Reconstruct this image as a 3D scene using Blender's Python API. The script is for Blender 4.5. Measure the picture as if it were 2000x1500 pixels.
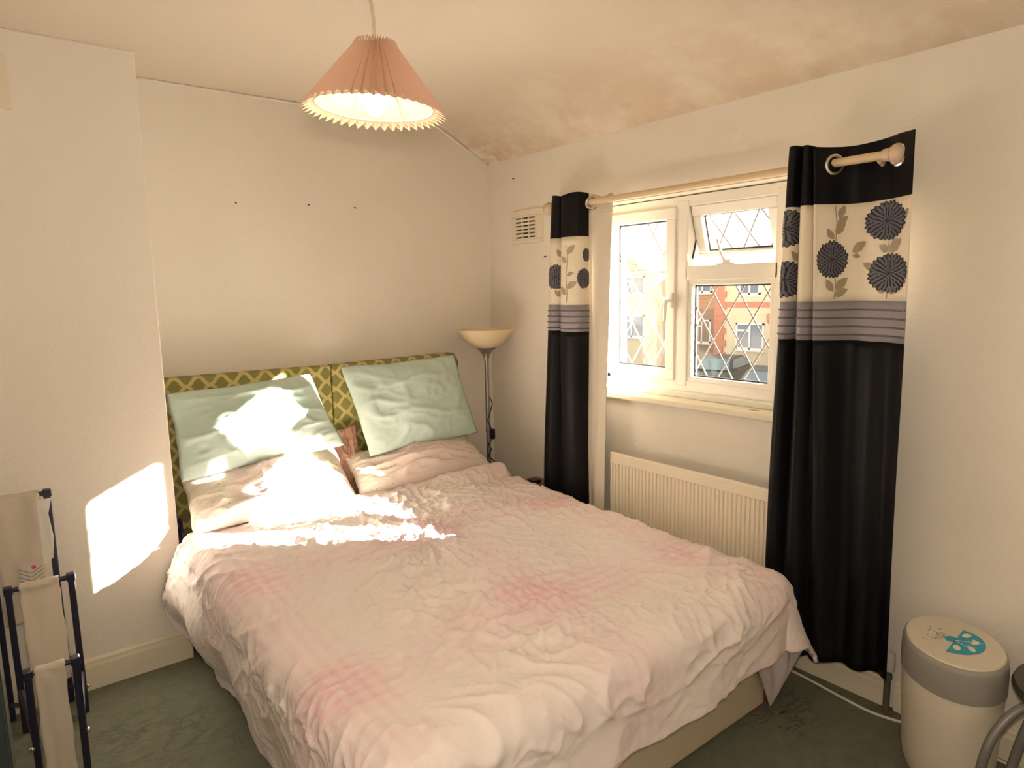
import bpy, bmesh, math, random
import numpy as np
from mathutils import Vector, Matrix

random.seed(7)
scene = bpy.context.scene
COL = scene.collection
for o in list(bpy.data.objects):
    bpy.data.objects.remove(o)

# ------------------------------------------------------------------ room dimensions (metres)
W, D, DC, H, XC, HW = 2.4106, 3.2520, 2.9344, 2.3997, 0.5565, 2.2144
XL, YF = -1.05, -1.30            # left wall, wall behind the photographer
WIN_Y0, WIN_Y1, WIN_Z0, WIN_Z1 = 0.975, 2.40, 0.996, 1.895

# ------------------------------------------------------------------ camera
yaw, pitch, roll = math.radians(38.2089), math.radians(-7.9859), math.radians(-1.166)
fw = Vector((math.sin(yaw)*math.cos(pitch), math.cos(yaw)*math.cos(pitch), math.sin(pitch)))
rt = Vector((math.cos(yaw), -math.sin(yaw), 0)); up = rt.cross(fw)
r2 = rt*math.cos(roll) + up*math.sin(roll); u2 = -rt*math.sin(roll) + up*math.cos(roll)
cam_d = bpy.data.cameras.new('camera'); cam = bpy.data.objects.new('camera', cam_d); COL.objects.link(cam)
cam.matrix_world = Matrix(((r2.x, u2.x, -fw.x, 0), (r2.y, u2.y, -fw.y, 0), (r2.z, u2.z, -fw.z, 1.4996), (0, 0, 0, 1)))
cam_d.sensor_width = 36; cam_d.lens = 36*1316/2000; cam_d.clip_start = 0.02; cam_d.clip_end = 300
scene.camera = cam

# ------------------------------------------------------------------ world, sun, flash, exposure
world = bpy.data.worlds.new('hazy_sky'); scene.world = world; world.use_nodes = True
bg = world.node_tree.nodes['Background']
bg.inputs[0].default_value = (1.0, 0.98, 0.95, 1); bg.inputs[1].default_value = 1.5
SUN_D = Vector((-1, 0.795, -0.475)).normalized()
sd = bpy.data.lights.new('sun', 'SUN'); sd.energy = 185; sd.color = (1, 0.95, 0.86); sd.angle = math.radians(0.9)
so = bpy.data.objects.new('sun', sd); COL.objects.link(so); so.rotation_euler = SUN_D.to_track_quat('-Z', 'Y').to_euler()
so.location = (8, -4, 5)
fd = bpy.data.lights.new('camera_flash', 'POINT'); fd.energy = 52; fd.color = (1, 0.90, 0.76); fd.shadow_soft_size = 0.006
fo = bpy.data.objects.new('camera_flash', fd); COL.objects.link(fo); fo.location = Vector((0, 0, 1.4996)) + u2*0.076 + r2*0.006 - fw*0.002
scene.view_settings.view_transform = 'Standard'; scene.view_settings.look = 'None'
scene.view_settings.gamma = 1; scene.view_settings.use_curve_mapping = False
scene.view_settings.exposure = 0.0

# ------------------------------------------------------------------ material helpers
def mat(name, col, rough=0.7, metal=0.0, spec=0.3, **kw):
    m = bpy.data.materials.new(name); m.use_nodes = True
    b = m.node_tree.nodes['Principled BSDF']
    b.inputs['Base Color'].default_value = (*col, 1); b.inputs['Roughness'].default_value = rough
    b.inputs['Metallic'].default_value = metal; b.inputs['Specular IOR Level'].default_value = spec
    for k, v in kw.items(): b.inputs[k.replace('_', ' ')].default_value = v
    return m
class NT:
    def __init__(s, m): s.t = m.node_tree; s.b = s.t.nodes['Principled BSDF']
    def n(s, typ, **kw):
        nd = s.t.nodes.new(typ)
        for k, v in kw.items():
            if k.startswith('i_'):
                key = k[2:]; key = int(key) if key.isdigit() else key
                nd.inputs[key].default_value = v
            else: setattr(nd, k, v)
        return nd
    def l(s, a, b): s.t.links.new(a, b)
    def math(s, op, a, b=None, clamp=False):
        nd = s.t.nodes.new('ShaderNodeMath'); nd.operation = op; nd.use_clamp = clamp
        for i, v in enumerate((a, b)):
            if v is None: continue
            if hasattr(v, 'links'): s.l(v, nd.inputs[i])
            else: nd.inputs[i].default_value = v
        return nd.outputs[0]
    def mix(s, f, a, b):
        nd = s.t.nodes.new('ShaderNodeMix'); nd.data_type = 'RGBA'
        for i, v in ((0, f), (6, a), (7, b)):
            if hasattr(v, 'links'): s.l(v, nd.inputs[i])
            else: nd.inputs[i].default_value = v if i == 0 else (*v, 1)
        return nd.outputs[2]
    def ramp(s, f, p0, p1):
        nd = s.t.nodes.new('ShaderNodeMapRange'); nd.interpolation_type = 'SMOOTHSTEP'
        s.l(f, nd.inputs[0]); nd.inputs[1].default_value = p0; nd.inputs[2].default_value = p1
        return nd.outputs[0]
    def noise(s, vec, scale, detail=3, rough=0.5, dist=0.0):
        nd = s.n('ShaderNodeTexNoise'); nd.inputs['Scale'].default_value = scale; nd.inputs['Detail'].default_value = detail
        nd.inputs['Roughness'].default_value = rough; nd.inputs['Distortion'].default_value = dist
        if vec is not None: s.l(vec, nd.inputs['Vector'])
        return nd.outputs['Fac']
    def pos(s): return s.n('ShaderNodeNewGeometry').outputs['Position']
    def xyz(s, v):
        nd = s.n('ShaderNodeSeparateXYZ'); s.l(v, nd.inputs[0]); return nd.outputs
    def bump(s, h, strength, dist=0.01):
        nd = s.n('ShaderNodeBump'); nd.inputs['Strength'].default_value = strength; nd.inputs['Distance'].default_value = dist
        s.l(h, nd.inputs['Height']); s.l(nd.outputs[0], s.b.inputs['Normal'])
    def color(s, c): s.l(c, s.b.inputs['Base Color'])

def wall_mat(name, col, dirt, bumpk=0.35):
    m = mat(name, col, 0.75, spec=0.25); t = NT(m); p = t.pos()
    big = t.noise(p, 1.3, 4, 0.6); f = t.ramp(big, 0.40, 0.75)
    c = t.mix(t.math('MULTIPLY', f, 0.35), col, dirt)
    spk = t.ramp(t.noise(p, 42, 2), 0.72, 0.80); c = t.mix(t.math('MULTIPLY', spk, 0.12), c, (0.35, 0.28, 0.2))
    t.color(c)
    h = t.noise(p, 120, 3, 0.6); t.bump(h, bumpk, 0.004)
    return m
WALL = (0.80, 0.735, 0.635)
M = {}
M['wall'] = wall_mat('painted_wall', WALL, (0.74, 0.66, 0.54))
def ceiling_mat():
    m = mat('ceiling_paint', (0.69, 0.595, 0.475), 0.8, spec=0.2); t = NT(m); p = t.pos(); x, y, z = t.xyz(p)
    n1 = t.noise(p, 2.2, 5, 0.65); n2 = t.noise(p, 14, 4, 0.6)
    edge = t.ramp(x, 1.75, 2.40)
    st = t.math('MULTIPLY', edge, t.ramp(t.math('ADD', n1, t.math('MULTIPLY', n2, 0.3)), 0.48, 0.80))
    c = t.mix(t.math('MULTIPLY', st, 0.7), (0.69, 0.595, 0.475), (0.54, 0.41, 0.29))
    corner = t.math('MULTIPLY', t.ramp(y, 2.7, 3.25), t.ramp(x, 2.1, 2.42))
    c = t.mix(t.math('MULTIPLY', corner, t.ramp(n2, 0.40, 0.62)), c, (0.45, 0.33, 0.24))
    t.color(c); t.bump(t.noise(p, 90, 3, 0.6), 0.3, 0.004)
    return m
M['ceil'] = ceiling_mat()
M['gloss_white'] = mat('white_upvc', (0.85, 0.80, 0.70), 0.28, spec=0.5)
M['gloss_paint'] = mat('cream_gloss_paint', (0.74, 0.66, 0.50), 0.4, spec=0.4)
def carpet_mat():
    m = mat('green_carpet', (0.13, 0.12, 0.075), 0.95, spec=0.1); t = NT(m); p = t.pos()
    mp = t.n('ShaderNodeMapping'); t.l(p, mp.inputs[0]); mp.inputs['Rotation'].default_value = (0, 0, 0.6); mp.inputs['Scale'].default_value = (1, 2.2, 1)
    cr = t.noise(mp.outputs[0], 7, 3, 0.55, 0.6); cr = t.math('ABSOLUTE', t.math('SUBTRACT', cr, 0.5)); crack = t.math('MAXIMUM', t.ramp(cr, 0.0, 0.05), t.ramp(t.noise(p, 2.3, 2), .62, .48))
    n = t.noise(p, 18, 5, 0.75); n3 = t.noise(p, 3, 3)
    c = t.mix(n, (0.10, 0.105, 0.074), (0.27, 0.265, 0.19)); c = t.mix(t.math('MULTIPLY', t.ramp(n3, .5, .8), .4), c, (0.24, 0.20, 0.14))
    c = t.mix(crack, t.mix(0.28, c, (0.06, 0.06, 0.04)), c); t.color(c)
    fib = t.noise(p, 350, 2, 0.7)
    t.bump(t.math('ADD', t.math('MULTIPLY', crack, 0.6), t.math('ADD', t.math('MULTIPLY', n, .5), t.math('MULTIPLY', fib, 0.6))), 0.9, 0.012)
    return m
M['carpet'] = carpet_mat()

# ------------------------------------------------------------------ object helpers
def root_of(o):
    while o.parent: o = o.parent
    return o
def mesh_obj(name, verts, faces, m, parent=None, smooth=False, uv=None):
    me = bpy.data.meshes.new(name)
    off = np.array(root_of(parent).location[:]) if parent else np.zeros(3)
    v = np.asarray(verts, float).reshape(-1, 3) - off
    me.from_pydata([tuple(q) for q in v], [], [tuple(int(i) for i in f) for f in faces])
    mats = m if isinstance(m, (list, tuple)) else [m]
    for q in mats: me.materials.append(q)
    if smooth: me.polygons.foreach_set('use_smooth', [True]*len(me.polygons))
    if uv is not None:
        lay = me.uv_layers.new(name='UVMap'); idx = np.empty(len(me.loops), int); me.loops.foreach_get('vertex_index', idx)
        lay.data.foreach_set('uv', np.asarray(uv, float)[idx].ravel())
    me.update()
    o = bpy.data.objects.new(name, me); COL.objects.link(o)
    if parent: o.parent = parent
    return o
def tag(o, label=None, cat=None, group=None, kind=None):
    if label: o['label'] = label
    if cat: o['category'] = cat
    if group: o['group'] = group
    if kind: o['kind'] = kind
    return o
def thing(name, label, cat, loc, group=None):
    o = bpy.data.objects.new(name, None); COL.objects.link(o); o.location = loc; o.empty_display_size = 0.05
    return tag(o, label, cat, group)
class G:
    """collects shapes into one mesh"""
    def __init__(s): s.v = []; s.f = []
    def add(s, v, f):
        n = len(s.v); s.v += [tuple(q) for q in v]; s.f += [tuple(i+n for i in q) for q in f]; return s
    def bm(s, b):
        b.verts.index_update(); s.add([q.co[:] for q in b.verts], [[q.index for q in f.verts] for f in b.faces]); b.free(); return s
    def box(s, a, c, bev=0.0, seg=2, rot=None, piv=None):
        b = bmesh.new(); bmesh.ops.create_cube(b, size=1)
        ctr = [(a[i]+c[i])/2 for i in range(3)]; sz = [abs(c[i]-a[i]) for i in range(3)]
        for q in b.verts: q.co = Vector([q.co[i]*sz[i] for i in range(3)])
        if bev > 0: bmesh.ops.bevel(b, geom=b.edges[:], offset=min(bev, min(sz)*0.45), segments=seg, profile=0.5, affect='EDGES')
        mtx = Matrix.Translation(ctr)
        if rot is not None:
            pv = Vector(piv if piv else ctr); mtx = Matrix.Translation(pv) @ rot.to_4x4() @ Matrix.Translation(-pv) @ mtx
        for q in b.verts: q.co = mtx @ q.co
        return s.bm(b)
    def tube(s, pts, r, n=10, cap=True):
        pts = [Vector(p) for p in pts]; k = len(pts); rs = r if isinstance(r, (list, tuple)) else [r]*k
        v = []; f = []; prev = None
        for i, p in enumerate(pts):
            d = (pts[min(i+1, k-1)] - pts[max(i-1, 0)]).normalized()
            a = prev if prev is not None else (Vector((0, 0, 1)) if abs(d.z) < 0.9 else Vector((1, 0, 0)))
            a = (a - d*a.dot(d)).normalized(); prev = a; c = d.cross(a)
            for j in range(n):
                t = 2*math.pi*j/n; v.append(p + (a*math.cos(t) + c*math.sin(t))*rs[i])
        for i in range(k-1):
            for j in range(n): f.append((i*n+j, i*n+(j+1) % n, (i+1)*n+(j+1) % n, (i+1)*n+j))
        if cap: f.append(tuple(range(n))[::-1]); f.append(tuple((k-1)*n+j for j in range(n)))
        return s.add(v, f)
    def lathe(s, prof, ctr, n=32, mtx=None, ax=1.0, ay=1.0, ang=0.0, cap0=True, cap1=True):
        v = []; f = []; k = len(prof); ca, sa = math.cos(ang), math.sin(ang)
        for (r, z) in prof:
            for j in range(n):
                t = 2*math.pi*j/n; x, y = r*ax*math.cos(t), r*ay*math.sin(t)
                q = Vector((x*ca-y*sa, x*sa+y*ca, z))
                if mtx is not None: q = mtx @ q
                v.append(q + Vector(ctr))
        for i in range(k-1):
            for j in range(n): f.append((i*n+j, i*n+(j+1) % n, (i+1)*n+(j+1) % n, (i+1)*n+j))
        if cap0: f.append(tuple(range(n))[::-1])
        if cap1: f.append(tuple((k-1)*n+j for j in range(n)))
        return s.add(v, f)
    def torus(s, ctr, R, r, axis=(0, 0, 1), n=28, m=8):
        q = Vector((0, 0, 1)).rotation_difference(Vector(axis).normalized()).to_matrix(); v = []; f = []
        for i in range(n):
            a = 2*math.pi*i/n
            for j in range(m):
                b = 2*math.pi*j/m
                v.append(q @ Vector(((R+r*math.cos(b))*math.cos(a), (R+r*math.cos(b))*math.sin(a), r*math.sin(b))) + Vector(ctr))
        for i in range(n):
            for j in range(m): f.append((i*m+j, ((i+1) % n)*m+j, ((i+1) % n)*m+(j+1) % m, i*m+(j+1) % m))
        return s.add(v, f)
    def sphere(s, ctr, r, n=20, sc=(1, 1, 1)):
        b = bmesh.new(); bmesh.ops.create_uvsphere(b, u_segments=n, v_segments=n//2, radius=r)
        for q in b.verts: q.co = Vector((q.co.x*sc[0], q.co.y*sc[1], q.co.z*sc[2])) + Vector(ctr)
        return s.bm(b)
    def prism(s, poly, axis, a, b):
        """poly: list of 2D points in the two other axes (order kept), extruded from a to b along axis"""
        o = [i for i in range(3) if i != axis]; n = len(poly); v = []
        for h in (a, b):
            for p in poly:
                q = [0, 0, 0]; q[o[0]] = p[0]; q[o[1]] = p[1]; q[axis] = h; v.append(q)
        f = [tuple(range(n))[::-1], tuple(range(n, 2*n))] + [(i, (i+1) % n, n+(i+1) % n, n+i) for i in range(n)]
        return s.add(v, f)
    def out(s, name, m, parent=None, smooth=False):
        o = mesh_obj(name, s.v, s.f, m, parent, smooth)
        if smooth:
            b = bmesh.new(); b.from_mesh(o.data); bmesh.ops.recalc_face_normals(b, faces=b.faces[:])
            for e in b.edges:
                if len(e.link_faces) == 2 and e.calc_face_angle(0) > 0.75: e.smooth = False
            b.to_mesh(o.data); b.free()
        else:
            b = bmesh.new(); b.from_mesh(o.data); bmesh.ops.recalc_face_normals(b, faces=b.faces[:]); b.to_mesh(o.data); b.free()
        return o
def struct(o): o['kind'] = 'structure'; return o

# numpy gradient noise
def pnoise(x, y, seed=0):
    rng = np.random.RandomState(seed); ang = rng.rand(256)*2*np.pi; perm = rng.permutation(256); perm = np.concatenate([perm, perm])
    x = np.asarray(x, float); y = np.asarray(y, float); xi = np.floor(x).astype(int); yi = np.floor(y).astype(int); xf = x-xi; yf = y-yi
    def g(ix, iy, dx, dy):
        a = ang[perm[(perm[ix & 255] + iy) & 255]]; return np.cos(a)*dx + np.sin(a)*dy
    fx = xf**3*(xf*(xf*6-15)+10); fy = yf**3*(yf*(yf*6-15)+10)
    a = g(xi, yi, xf, yf); b = g(xi+1, yi, xf-1, yf); c = g(xi, yi+1, xf, yf-1); d = g(xi+1, yi+1, xf-1, yf-1)
    return (a+(b-a)*fx)*(1-fy) + (c+(d-c)*fx)*fy
def ridge(x, y, seed=0): return 1-np.minimum(1, np.abs(pnoise(x, y, seed))*2.6)
def sstep(a, b, x): t = np.clip((x-a)/(b-a), 0, 1); return t*t*(3-2*t)

# ================================================================== STRUCTURE
g = G().box((XL-.15, YF-.15, -.12), (W+.25, D+.15, 0)); struct(g.out('floor', M['carpet']))
g = G().box((XC, D, -.05), (W+.02, D+.15, 2.5)); struct(g.out('wall_back', M['wall']))
g = G().box((XL-.15, DC, -.05), (XC, D+.15, 2.5), 0.004, 1); struct(g.out('wall_chimney_breast', M['wall']))
g = G().box((XL-.15, YF, -.05), (XL, DC, 2.5)); struct(g.out('wall_left', M['wall']))
g = G().box((XL-.15, YF-.15, -.05), (W+.25, YF, 2.5)); struct(g.out('wall_front', M['wall']))
g = G(); x0, x1 = W, W+.25
g.box((x0, YF, -.05), (x1, WIN_Y0, 2.5)).box((x0, WIN_Y1, -.05), (x1, D+.15, 2.5))
g.box((x0, WIN_Y0, -.05), (x1, WIN_Y1, WIN_Z0-.03)).box((x0, WIN_Y0, WIN_Z1), (x1, WIN_Y1, 2.5))
struct(g.out('wall_window', M['wall']))
# ceiling: flat, then a coved slope down to the window wall
prof = [(XL-.15, H)] + [(x, H) for x in (0.0, 1.2, 1.7)]
for i in range(15):
    t = i/14; x = 1.98 + (W+.03-1.98)*t
    s_ = max(0, (x-2.08)/(W-2.08)); zz = H - (H-HW)*min(1.1, s_)
    k = math.exp(-((x-2.08)/0.05)**2)*0.008
    prof.append((x, zz-k))
prof += [(W+.03, 2.62), (XL-.15, 2.62)]
g = G().prism(prof, 1, YF-.1, D+.12); o = g.out('ceiling', M['ceil'], smooth=True); struct(o)

# skirting boards
def skirt(name, a, b, face, h=0.122):
    """board running a->b in plan; face = outward normal (x,y)"""
    g = G(); a = Vector(a); b = Vector(b); n = Vector(face)
    pr = [(0, 0), (0.016, 0), (0.016, h-.03), (0.013, h-.018), (0.013, h-.008), (0.006, h), (0, h)]
    v = [(p.x+n.x*q[0], p.y+n.y*q[0], q[1]) for p in (a, b) for q in pr]; k = len(pr)
    g.add(v, [tuple(range(k))[::-1], tuple(range(k, 2*k))] + [(i, (i+1) % k, k+(i+1) % k, k+i) for i in range(k)])
    return struct(g.out(name, M['gloss_paint']))
skirt('baseboard_chimney', (XL, DC), (XC+.012, DC), (0, -1))
skirt('baseboard_back', (XC, D), (W, D), (0, -1))
skirt('baseboard_window', (W, 0.94), (W, D), (-1, 0), 0.105)
skirt('baseboard_window_right', (W, YF), (W, 0.905), (-1, 0), 0.105)
skirt('baseboard_left', (XL, YF), (XL, DC), (1, 0))
# paint bead along the wall tops
bead = G().tube([(XL, DC-.002, H-.004), (XC+.002, DC-.002, H-.004)], 0.006, 6).tube([(XC, D-.002, H-.006), (2.06, D-.002, H-.006), (W-.001, D-.002, HW)], 0.006, 6)
struct(bead.out('trim_1', M['wall'], smooth=True))

# ================================================================== WINDOW
FX0, FX1 = W+.08, W+.145      # frame depth range
win = thing('window_1', 'white plastic casement window with leaded diamond panes between black curtains', 'window', (FX0, (WIN_Y0+WIN_Y1)/2, WIN_Z0)); win['kind'] = 'structure'
M['lead'] = mat('lead_strip', (0.30, 0.27, 0.225), 0.45, spec=0.4)
M['gasket'] = mat('black_gasket', (0.03, 0.03, 0.035), 0.6)
def glass_mat(name, dirt):
    m = bpy.data.materials.new(name); m.use_nodes = True; t = m.node_tree; t.nodes.clear()
    out = t.nodes.new('ShaderNodeOutputMaterial'); tr = t.nodes.new('ShaderNodeBsdfTransparent'); gl = t.nodes.new('ShaderNodeBsdfGlossy'); gl.inputs['Roughness'].default_value = 0.02
    tl = t.nodes.new('ShaderNodeBsdfTranslucent'); tl.inputs['Color'].default_value = (1, 0.97, 0.9, 1)
    fr = t.nodes.new('ShaderNodeFresnel'); fr.inputs[0].default_value = 1.27
    mx = t.nodes.new('ShaderNodeMixShader'); mx2 = t.nodes.new('ShaderNodeMixShader')
    tc = t.nodes.new('ShaderNodeNewGeometry'); nz = t.nodes.new('ShaderNodeTexNoise'); nz.inputs['Scale'].default_value = 9; nz.inputs['Detail'].default_value = 5
    t.links.new(tc.outputs['Position'], nz.inputs['Vector'])
    mr = t.nodes.new('ShaderNodeMapRange'); mr.inputs[1].default_value = 0.3; mr.inputs[2].default_value = 0.75; mr.inputs[3].default_value = dirt*0.7; mr.inputs[4].default_value = dirt*1.4
    t.links.new(nz.outputs['Fac'], mr.inputs[0])
    t.links.new(fr.outputs[0], mx.inputs[0]); t.links.new(tr.outputs[0], mx.inputs[1]); t.links.new(gl.outputs[0], mx.inputs[2])
    t.links.new(mr.outputs[0], mx2.inputs[0]); t.links.new(mx.outputs[0], mx2.inputs[1]); t.links.new(tl.outputs[0], mx2.inputs[2])
    t.links.new(mx2.outputs[0], out.inputs[0]); return m
M['glass'] = glass_mat('window_glass', 0.001); M['glass_dusty'] = glass_mat('dusty_window_glass', 0.0032)
WH = M['gloss_white']
MUL0, MUL1 = 1.888, 1.955     # mullion
TR0, TR1 = 1.523, 1.586       # transom
fy0, fy1, fz0, fz1 = WIN_Y0+.005, WIN_Y1-.005, WIN_Z0+.025, WIN_Z1-.004
def bar(name, a, b, parent, bev=0.004, m=None): return G().box(a, b, bev, 2).out(name, m or WH, parent)
bar('frame_bottom', (FX0, fy0, fz0), (FX1, fy1, 1.075), win); bar('frame_top', (FX0, fy0, 1.845), (FX1, fy1, fz1), win)
bar('frame_left', (FX0, 2.352, 1.05), (FX1, fy1, 1.87), win); bar('frame_right', (FX0, fy0, 1.05), (FX1, 1.012, 1.87), win)
bar('mullion', (FX0-.004, 1.402, 1.05), (FX1, 1.469, 1.87), win)
bar('mullion', (FX0-.004, MUL0, 1.05), (FX1, MUL1, 1.87), win); bar('transom', (FX0-.004, 1.455, TR0), (FX1, 1.90, TR1), win)
bar('drip_ledge', (FX0-.02, fy0, WIN_Z0), (FX1, fy1, fz0+.004), win)
def lattice(parent, x, y0, y1, z0, z1, xf=None, sy=0.128, sz=0.205, oy=0.0, oz=0.0):
    """diagonal lead strips clipped to the pane"""
    k = sz/sy
    for sgn in (1, -1):
        c0 = min(z0 - sgn*k*y0, z0 - sgn*k*y1); c1 = max(z1 - sgn*k*y0, z1 - sgn*k*y1)
        n0 = math.floor(c0/sz)-1; n1 = math.ceil(c1/sz)+1
        for i in range(n0, n1):
            c = i*sz + oz + sgn*oy
            pts = []
            for yy in (y0, y1):
                zz = sgn*k*yy + c
                if z0 <= zz <= z1: pts.append((yy, zz))
            for zz in (z0, z1):
                yy = (zz-c)/(sgn*k)
                if y0 < yy < y1: pts.append((yy, zz))
            if len(pts) < 2: continue
            p, q = Vector(pts[0]), Vector(pts[1])
            if (p-q).length < 0.02: continue
            d = (q-p).normalized(); nn = Vector((-d.y, d.x))*0.0032
            v = []
            for xx in (x-.0006 - (0.0003 if sgn > 0 else 0), x):
                for w in (p-nn, p+nn, q+nn, q-nn): v.append((xx, w.x, w.y))
            if xf: v = [xf @ Vector(u) for u in v]
            G().add(v, [(0, 1, 2, 3), (7, 6, 5, 4), (0, 4, 5, 1), (1, 5, 6, 2), (2, 6, 7, 3), (3, 7, 4, 0)]).out('lead_strip', M['lead'], parent)
def sash(name, y0, y1, z0, z1, fr, glass, xf=None, x0=FX0-.012, x1=FX0+.05, oy=0.0, oz=0.0, gask=True):
    g = G(); T = xf if xf else Matrix.Identity(4)
    for a, b in (((x0, y0, z0), (x1, y1, z0+fr)), ((x0, y0, z1-fr), (x1, y1, z1)), ((x0, y0, z0+fr-.002), (x1, y0+fr, z1-fr+.002)), ((x0, y1-fr, z0+fr-.002), (x1, y1, z1-fr+.002))):
        gg = G().box(a, b, 0.005, 2); g.add([T @ Vector(q) for q in gg.v], gg.f)
    s = g.out(name, WH, win)
    a0, a1, b0, b1 = y0+fr, y1-fr, z0+fr, z1-fr; xm = x0+.03
    v = [T @ Vector(q) for q in ((xm, a0-.005, b0-.005), (xm, a1+.005, b0-.005), (xm, a1+.005, b1+.005), (xm, a0-.005, b1+.005), (xm+.006, a0-.005, b0-.005), (xm+.006, a1+.005, b0-.005), (xm+.006, a1+.005, b1+.005), (xm+.006, a0-.005, b1+.005))]
    # glass is one sheet (single surface) so that it tints once
    G().add(v[:4], [(0, 1, 2, 3)]).out('glass_pane', glass, s)
    if gask:
        gg = G()
        for a, b in (((xm-.004, a0, b0), (xm+.002, a1, b0+.006)), ((xm-.004, a0, b1-.006), (xm+.002, a1, b1)), ((xm-.004, a0, b0), (xm+.002, a0+.006, b1)), ((xm-.004, a1-.006, b0), (xm+.002, a1, b1))):
            q = G().box(a, b); gg.add([T @ Vector(u) for u in q.v], q.f)
        gg.out('gasket', M['gasket'], s)
    lattice(s, xm-.001, a0, a1, b0, b1, xf, oy=oy, oz=oz)
    return s
cas = sash('casement_sash', 1.950, 2.358, 1.070, 1.848, 0.052, M['glass_dusty'], oy=0.02, oz=0.0)
cas2 = sash('casement_sash', 1.005, 1.407, 1.070, 1.848, 0.052, M['glass'], oy=0.02, oz=0.0)
# fixed lower light
low = sash('fixed_light', 1.465, 1.893, 1.068, 1.528, 0.026, M['glass'], x0=FX0+.004, oy=0.032, oz=0.03)
# fanlight, hinged at the top and pushed open
hx, hz = FX0+.01, 1.845
xf = Matrix.Translation((hx, 0, hz)) @ Matrix.Rotation(math.radians(-17), 4, 'Y') @ Matrix.Translation((-hx, 0, -hz))
fan = sash('fanlight_sash', 1.475, 1.884, 1.590, 1.845, 0.046, M['glass'], xf=xf, x0=FX0+.005, x1=FX0+.055, oy=0.05, oz=0.06)
# handles
g = G().box((FX0-.026, 1.952, 1.40), (FX0-.012, 1.978, 1.47), .004).tube([(FX0-.02, 1.965, 1.435), (FX0-.055, 1.966, 1.432)], 0.008).tube([(FX0-.05, 1.966, 1.437), (FX0-.052, 1.972, 1.40), (FX0-.048, 1.976, 1.345)], [.010, .009, .007])
g.out('handle', WH, cas, smooth=True)
g = G().box((FX0-.008, 1.655, TR1-.012), (FX0+.006, 1.735, TR1+.006), .003).box((FX0-.02, 1.668, TR1-.004), (FX0-.004, 1.70, TR1+.020), .004).tube([(FX0-.012, 1.69, TR1+.008), (FX0-.03, 1.70, TR1+.05), (FX0-.04, 1.712, TR1+.105)], [.007, .006, .005])
g.out('window_stay', WH, win, smooth=True)
g = G().tube([(FX0+.03, 1.886, 1.84), (FX0+.065, 1.885, 1.74), (FX0+.03, 1.886, 1.62)], 0.004)
g.out('hinge_arm', M['gasket'], fan)
# sill board and plaster reveal
sill = G().box((W-.032, WIN_Y0-.02, WIN_Z0-.03), (FX0+.01, WIN_Y1+.0, WIN_Z0), 0.008, 3).out('window_sill', M['gloss_paint'], win)
M['chip'] = mat('chipped_paint', (0.42, 0.31, 0.2), .8)
G().lathe([(0.022, 0), (0.018, 0.001)], (W+.015, 1.50, WIN_Z0+.0002), 12, ax=.5, ay=1.1).out('paint_chip', M['chip'], sill)

# ================================================================== VENTS
M['vent'] = mat('vent_paint', (0.76, 0.67, 0.52), 0.55); M['dark'] = mat('dark_void', (0.06, 0.06, 0.045), 0.9)
vt = thing('air_vent', 'cream slotted air vent on the window wall near the corner', 'vent', (W, 2.89, 1.84))
y0, y1, z0, z1 = 2.762, 3.022, 1.748, 1.928
gy0, gy1, gz0, gz1 = 2.815, 2.985, 1.772, 1.893
g = G()
for a, b in (((W-.012, y0, z0), (W, y1, gz0)), ((W-.012, y0, gz1), (W, y1, z1)), ((W-.012, y0, gz0), (W, gy0, gz1)), ((W-.012, gy1, gz0), (W, y1, gz1))): g.box(a, b, .002, 1)
g.out('plate', M['vent'], vt)
G().box((W-.003, gy0, gz0), (W-.001, gy1, gz1)).out('backing', M['dark'], vt)
for i in range(7):
    z = gz0 + (gz1-gz0)*i/6; G().box((W-.014, gy0, z-.0062), (W-.004, gy1, z+.0062), .002, 1).out('louver', M['vent'], vt)
for i in range(4):
    y = gy0 + (gy1-gy0)*i/3; G().box((W-.0145, y-.004, gz0), (W-.004, y+.004, gz1)).out('divider', M['vent'], vt)
cv = thing('cover_plate', 'small painted cover plate high on the chimney breast', 'cover plate', (0.1, DC, 2.23))
G().box((0.02, DC-.012, 2.14), (0.168, DC, 2.322), .004, 2).out('plate', M['vent'], cv)
for z in (2.155, 2.307): G().lathe([(.004, 0), (.003, .002)], (0, 0, 0), 8, mtx=Matrix.Rotation(math.pi/2, 3, 'X')).out('screw', M['dark'], cv).location = (0.05, -.0125, z-2.23)

# nails left in the walls
M['nail'] = mat('rusty_nail', (0.05, 0.035, 0.025), 0.6)
def nail(p, n, label):
    p = Vector(p); n = Vector(n); tip = p + n*0.012 + Vector((0, 0, -.004))
    r = thing('nail', label, 'nail', p, 'nails left in the walls')
    G().tube([p, tip], 0.0022, 6).out('shank', M['nail'], r); G().tube([tip, tip+n*.0015], 0.004, 8).out('nail_head', M['nail'], r)
nail((.976, D, 1.918), (0, -1, 0), 'small dark nail in the back wall, nearest the chimney breast')
nail((1.318, D, 1.930), (0, -1, 0), 'small dark nail in the back wall, middle of three')
nail((1.562, D, 1.929), (0, -1, 0), 'small dark nail in the back wall, below the lampshade shadow')
nail((W, 2.745, 1.672), (-1, 0, 0), 'small dark nail just below the air vent')
nail((W, 3.002, 2.109), (-1, 0, 0), 'small dark nail above the air vent near the corner')

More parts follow.
